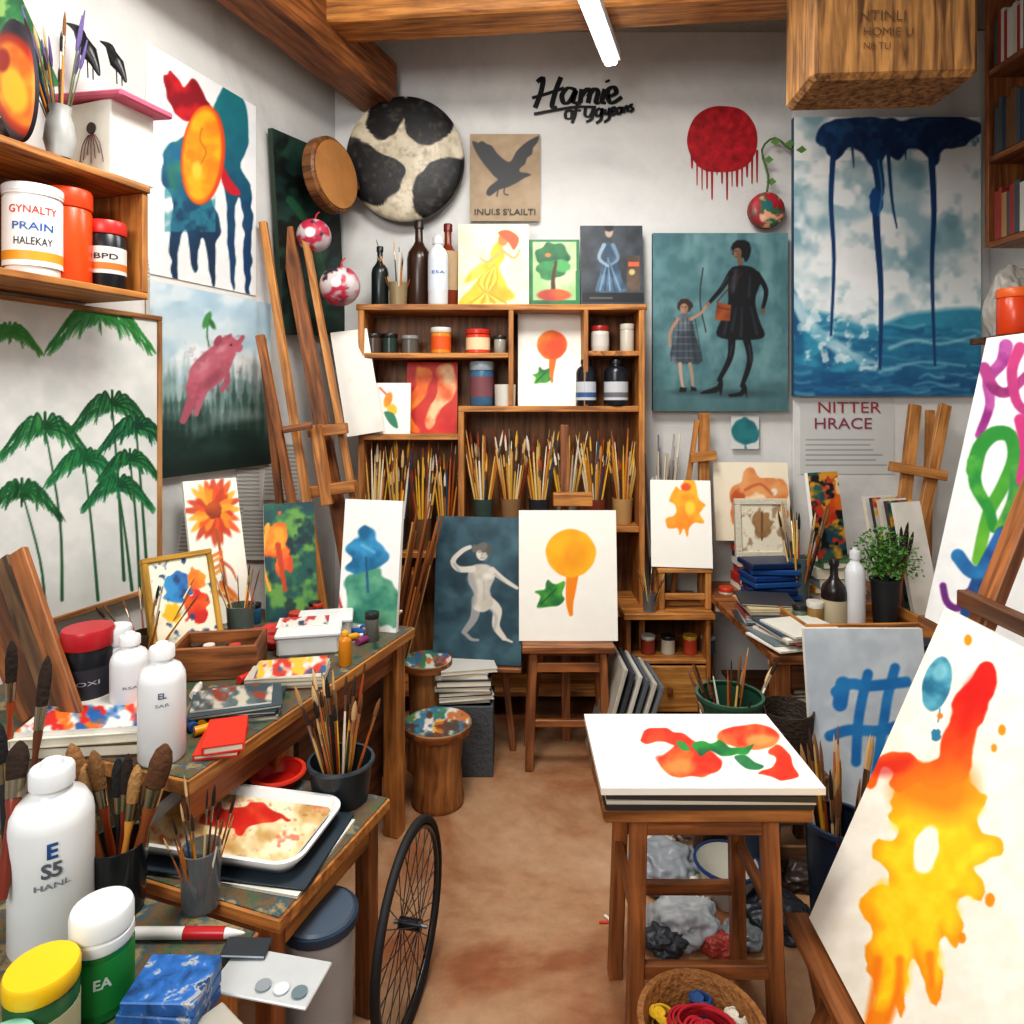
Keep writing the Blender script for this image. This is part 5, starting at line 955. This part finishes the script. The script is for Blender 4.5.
# ================= RIGHT BIG PAINTINGS =================
def a_rb(a):
    a.fill('eaeae8','e0e2e2')
    a.line([(1006,346),(1002,362),(988,380),(990,405),(979,435)],(14,8),'8a2a7a','b0559a',soft=2); a.line([(984,368),(994,388),(1008,392),(1026,376)],(12,9),'7a2460','a84080',soft=2); a.line([(1020,348),(1012,370),(1016,400),(1026,412)],(12,9),'b03a78','c0407a',soft=2)
    a.line([(974,470),(980,448),(994,434),(1010,436),(1014,458),(1002,488),(988,515),(978,560)],(16,12),'2f8a3a','6ab03a',('y',430,560),soft=2); a.line([(974,462),(976,486),(988,508),(994,528)],(14,10),'2a8a3c','58a848',soft=2); a.line([(1016,470),(1012,500),(998,530)],(12,8),'6aa83a','3a8a4a',soft=2)
    a.line([(1004,536),(990,560),(978,582),(966,612)],(20,12),'2a6aa8','174a80',soft=2); a.line([(958,556),(972,572),(990,568),(1006,550)],(14,12),'2a7ab0','1a5a90',soft=2); a.line([(943,586),(947,602),(958,608),(968,592)],7,'6a2a7a',soft=2)
    a.line([(1020,420),(1026,450),(1022,480)],12,'c03a7a',soft=2)
BLp=V((1.33,2.2,.90)); canvas(BLp,BLp+V((.0,-.75,0)),V((1.53,2.24,1.80)),a_rb,'large white canvas with purple green and blue strokes',t=.035,step=1.1)
thing('tall_easel','tall wooden easel carrying the large white canvas','easel',wc=True,loc=(1.5,1.85,0))
bar('mast',(1.46,1.95,.0),(1.72,1.95,2.0),.05,.03,MID,hint=V((1,0,0))); bar('ledge',(1.36,2.24,.88),(1.36,1.42,.88),.03,.06,MID,hint=V((1,0,0))); bar('front_leg',(1.36,2.12,0),(1.42,2.08,.87),.05,.03,MID); bar('front_leg',(1.36,1.5,0),(1.42,1.52,.87),.05,.03,MID); done()
def a_front(a):
    a.fill('f3eee1','ece5d5'); 
    body=[(898,786),(914,774),(932,782),(948,768),(966,770),(975,786),(988,798),(978,814),(984,832),(1002,836),(1004,850),(988,860),(974,868),(984,884),(982,902),(966,894),(956,904),(964,924),(954,948),(944,934),(936,950),(942,982),(934,1006),(924,978),(912,958),(906,988),(902,1016),(894,1004),(884,1030),(864,1030),(876,990),(864,958),(872,932),(860,906),(872,888),(890,884),(884,866),(872,856),(878,838),(892,842),(900,828),(888,816),(894,800)]
    a.blob(body,'ee8a18','f6ae1c',('y',1020,880),k=4,wob=5,soft=1.6)
    cx,cy=930,866
    a.blob([(cx+(x-cx)*.86,cy+(y-cy)*.84) for x,y in body],'f8c41c','fad42c',k=4,soft=12,wob=5)
    a.blob([(976,668),(984,661),(994,664),(998,678),(992,700),(984,716),(976,738),(972,758),(968,778),(952,784),(936,790),(916,784),(900,792),(890,784),(892,772),(882,768),(872,788),(864,780),(872,762),(886,754),(905,752),(922,762),(938,758),(942,738),(950,722),(952,702),(964,688)],'dc2018','f06a18',('y',690,785),k=4,soft=2,wob=4)
    a.blob([(900,778),(935,770),(966,768),(974,796),(955,818),(920,812),(896,800)],'f28018',k=4,soft=26,a=.9); a.blob([(966,684),(984,672),(990,690),(976,712),(966,735),(958,730)],'c81414',k=4,soft=10,a=.6)
    a.blob([(866,766),(890,758),(912,758),(904,772),(880,776)],'c81818',k=4,soft=8,a=.6)
    for pts in ([(878,960),(874,990),(866,1030)],[(900,960),(898,990),(886,1030)],[(930,955),(932,985)]): a.line(pts,(9,6),'ee7c1a',a=.8,soft=5)
    a.ell(926,849,12,25,'f3eee1',rot=.2,soft=2,wob=.2)
    a.ell(937,684,14,28,'1f6a88','5aa4b8',rot=.25,wob=.1); a.ell(940,672,7,10,'8ac8d0',a=.7,soft=4,rot=.3); a.line([(940,709),(938,722)],1.5,'2a7a98'); a.ell(936,735,5,6,'2a7a98',wob=.3); a.ell(940,716,3,3,'e07a2a')
    for (x,y,r) in ((968,640,4),(884,730,4),(994,748,3),(990,900,5),(962,938,4),(1002,730,4)): a.ell(x,y,r,r*1.4,'f0901c')
TLf=V((1.045,1.7,1.10)); BLf=V((.72,1.655,.345)); canvas(BLf,BLf+V((-.03,-.85,0)),TLf,a_front,'large cream canvas with yellow splat and red trail',t=.04,step=1.0)
thing('front_easel','dark wooden easel holding the yellow splat canvas','easel',wc=True,loc=(.95,1.35,0))
lv=(TLf-BLf); 
bar('mast',BLf+V((.06,-.1,0))-lv*.42,TLf+V((.075,-.09,0))+lv*.42,.06,.03,MID,hint=V((1,0,-.4))); bar('ledge',BLf+V((-.01,.05,-.035)),BLf+V((-.04,-.87,-.035)),.06,.025,MID,hint=V((0,0,1)))
bar('top_clamp',TLf+V((.05,-.04,.02)),TLf+V((.03,-.8,.02)),.04,.03,DARK,hint=V((1,0,0))); bar('front_leg',BLf+V((.01,.0,-.05)),(BLf.x+.05,BLf.y-.05,0),.045,.03,MID); done()
c=V((X(840,1.98),1.99,0)); thing('brush_bin','tall dark blue plastic bin with brushes','bin',c)
lathe('body',[(0,0),(.07,0),(.092,.37),(.088,.37),(.066,.006),(0,.006)],M('1a283a',.35)); lathe('rim',[(.087,.365),(.097,.365),(.098,.38),(.087,.38),(.087,.365)],M('26384e',.35)); done()
bundle((c.x,c.y),.05,.07,22,.46,.58,.28,'brushes in dark blue bin',1.0,.2)
# ================= FRONT STOOL =================
thing('tall_stool','tall oak stool with splayed legs and rails','stool',(.458,1.755,0))
box('seat',(.49,.34,.035),(0,0,.6325),W('a9713c','6e431f'),bev=.006); box('apron',(.35,.02,.05),(0,-.125,.59),MID)
for a in(-1,1):
    for b in(-1,1): bar('leg',(a*.172,b*.145,0),(a*.155,b*.12,.615),.038,.038,MID)
bar('rail',(-.15,-.137,.25),(.15,-.137,.25),.035,.022,MID,hint=V((0,1,0))); bar('rail',(-.15,.137,.25),(.15,.137,.25),.035,.022,MID); bar('rail',(-.165,-.12,.38),(-.165,.12,.38),.022,.03,MID,hint=V((0,0,1))); bar('rail',(.165,-.12,.38),(.165,.12,.38),.022,.03,MID,hint=V((0,0,1))); bar('rail',(-.15,.132,.42),(.15,.132,.42),.03,.022,MID); done()
z_=.6505
for i in range(4):
    t=[.012,.008,.014,.008][i]; box('canvas_board',(.485,.345,t),None,M(['2a2a2c','c8c2b4','3a3630','c4c0b4'][i],.6),mx=Matrix.Translation((.458+.004*i,1.752,z_+t/2))@Matrix.Rotation(R.uniform(-.03,.03),4,'Z'),top=('canvas board in the pile on the stool','canvas board','boards piled on stool'),bev=.001); z_+=t+.0004
def a_stl(a):
    a.fill('f4f0e5'); 
    a.ell(690,761,32,16,'d02a18','f0682a',wob=.3); a.ell(680,766,14,7,'f4904a',a=.7,soft=5); a.blob([(640,738),(648,730),(664,729),(680,732),(690,738),(698,744),(686,748),(672,744),(656,742),(646,744)],'d02818','e84a2a',wob=4); a.ell(750,737,31,12,'d83a20','f07a3c',wob=.3); a.ell(760,740,14,5,'f8a058',a=.7,soft=4); a.blob([(776,744),(788,752),(794,766),(798,776),(782,781),(768,776),(758,772),(772,768),(776,760),(768,752)],'d03018','e84a24',wob=3)
    a.blob([(692,746),(702,740),(712,744),(722,741),(730,748),(744,748),(754,744),(748,753),(738,756),(724,757),(712,752),(700,756)],'2a8a3a','155a3a',wob=4); a.blob([(734,757),(745,755),(755,762),(764,766),(758,770),(745,768)],'2f7a4a','1a5a3a'); a.blob([(690,750),(684,742),(676,742),(682,750)],'2f8a40')
flat(.462,1.75,.515,.37,.0,z_,a_stl,'white canvas with red tomatoes and green leaves',t=.016,step=1.0)
c=V((X(702,1.44),1.44,0)); 
lathe('wicker_bowl',[(0,0),(.09,0),(.105,.02),(.125,.26),(.135,.28),(.135,.29),(.122,.29),(.112,.26),(.105,.2),(0,.2)],M('8a5c30',.7,bump=.9,scale=80,var=.4),mx=Matrix.Translation(c),top=('round wicker basket filled with red yarn','basket'),seg=36)
def yarn(c,r,col,lb,sz=.8,n=260):
    pts=[]
    for k in range(n):
        t=k*.42; ph=k*.137; pts.append(V(c)+V((math.cos(t)*math.cos(ph),math.sin(t)*math.cos(ph),math.sin(ph)*sz))*r*(1+.06*math.sin(k)))
    tube('yarn_ball',pts,.0035,M(col,.9),seg=6,smooth=2,top=(lb,'yarn'))
yarn(c+V((.0,-.01,.25)),.082,'a81828','large loose coil of crimson yarn in basket',.55); yarn(c+V((-.075,.045,.25)),.03,'c8a020','small yellow yarn ball in wicker basket',n=160); yarn(c+V((.02,.085,.25)),.026,'2a4a7a','blue yarn ball in wicker basket',n=160); yarn(c+V((.085,.045,.25)),.024,'c8c2b4','cream yarn ball in wicker basket',n=160)
CL=[(664,2.28,.10,'8a8f94','grey plastic bag'),(682,2.05,.085,'a8acaf','pale plastic bag'),(776,2.08,.085,'26282e','dark plastic bag'),(700,2.42,.08,'5a4638','brown rag'),(752,2.25,.06,'2a3a5a','blue rag'),(655,2.45,.06,'c0b8a8','cream paper wad'),(742,2.02,.05,'7a7e80','grey paper wad'),(800,2.28,.075,'3a2e28','dark brown rag'),(665,2.0,.05,'3a3e44','dark grey rag'),(720,1.98,.04,'a8443a','red rag'),(690,2.2,.06,'d0ccc2','white paper wad')]
for i,(px,Y,r,cc,lb) in enumerate(CL): lump((X(px,Y),Y,0),r,M(cc,.4,var=.3,bump=.25,scale=26),'crumpled %s lying on the floor'%lb,'rag' if 'rag' in lb else ('plastic bag' if 'bag' in lb else 'paper'),'crumpled_rag' if 'rag' in lb else ('plastic_bag' if 'bag' in lb else 'paper_wad'),seed=i*3+5,sz=(1.15,.9,R.uniform(.5,.8)),amp=.32,group='rags and bags behind stool')
c=V((X(730,2.16),2.19,0)); cup(c,.1,.12,M('c8c4b8',.4),'white enamel bowl standing on floor',nm='enamel_bowl',cat='bowl',taper=.6,rim=M('1f3a6a',.4)); cup((X(765,2.2),2.26,0),.07,.2,M('23344a',.4),'small dark blue bucket on the floor',nm='bucket',cat='bucket',taper=.8)
for i,(px,py) in enumerate(((604,922),(612,926),(608,918))):
    q=on(px,py,.004); box('paper_scrap',(.03,.008,.003),None,M(['c8402a','3a7a5a','d8d4c4'][i]),mx=Matrix.Translation(q)@Matrix.Rotation(i*1.1,4,'Z'),top=('tiny coloured scrap lying on the floor','scrap','scraps on floor'),bev=0)
# ================= RIGHT WALL SHELVES =================
thing('wall_bookshelf','dark wooden bookshelf fixed along plaster wall','bookshelf',(2.45,2.75,2.2))
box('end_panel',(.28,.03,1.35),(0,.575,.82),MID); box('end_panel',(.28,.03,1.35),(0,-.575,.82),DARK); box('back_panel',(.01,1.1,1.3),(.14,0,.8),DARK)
for zz in (.15,.56,.98): box('shelf_board',(.28,1.12,.03),(0,0,zz),MID)
done()
for k,zz in enumerate((2.2+.166,2.2+.576,2.2+.996)):
    y=3.27
    for i in range(12):
        t=R.uniform(.018,.035); h=R.uniform(.2,.27); box('book',(.18,t,h),None,M(R.choice(['b8b4a8','98342a','a9804a','4a4e52','6a4a2a','2a3a4a','c8c4ba']),.5),mx=Matrix.Translation((2.40,y-t/2,zz+h/2)),top=('book standing upright on dark shelf','book','books on the wall bookshelf'),bev=.001); y-=t+.001
bottle((X(1014,2.98),2.98,1.885),.065,.2,'jar','d8481c','e86a2a','orange paint jar on the side ledge',cat='jar')
lump((X(1014,3.0)+.08,3.13,1.885),.11,M('a8a49c',.4,bump=.3,scale=25),'crumpled pale bag beside orange jar','plastic bag','plastic_bag',(.8,.6,1.7),seed=31)
thing('side_ledge','small dark wooden wall ledge','shelf',(2.36,3.0,1.87)); box('board',(.46,.36,.028),(0,0,0),DARK); box('bracket',(.03,.03,.2),(.21,0,-.115),DARK); done()
# ================= CAMERA & LIGHT =================
cam=bpy.data.cameras.new('camera'); co=bpy.data.objects.new('camera',cam); COL.objects.link(co); co.location=(0,0,EYE); co.rotation_euler=(math.pi/2,0,0); cam.lens=24; cam.sensor_width=36; cam.shift_y=-(512-HZ)/1024; bpy.context.scene.camera=co
def area(nm,loc,rot,sx,sy,e,col=(1,1,1)):
    l=bpy.data.lights.new(nm,'AREA'); l.shape='RECTANGLE'; l.size=sx; l.size_y=sy; l.energy=e; l.color=col; o=bpy.data.objects.new(nm,l); COL.objects.link(o); o.location=loc; o.rotation_euler=rot; return o
area('tube_light',(.36,2.75,3.15),(math.radians(-16),0,0),.3,.7,15,(.95,.98,1))
area('added_overhead_fill',(-.1,1.5,3.5),(math.radians(8),0,0),.9,.8,66,(1,.97,.92))  # added soft fill from overhead, no panel fixture is modelled
area('added_front_fill',(-1.1,-1.0,2.7),(math.radians(66),0,math.radians(-22)),1.4,1.2,58,(1,.98,.95))  # added soft fill from behind the camera, not an actual window
wd=bpy.data.worlds.new('world'); bpy.context.scene.world=wd; wd.use_nodes=True; bg=wd.node_tree.nodes['Background']; bg.inputs[0].default_value=(.92,.95,1,1); bg.inputs[1].default_value=.32
vs=bpy.context.scene.view_settings; vs.view_transform='Standard'
for lk in ('Medium High Contrast','None'):
    try: vs.look=lk; break
    except Exception: pass
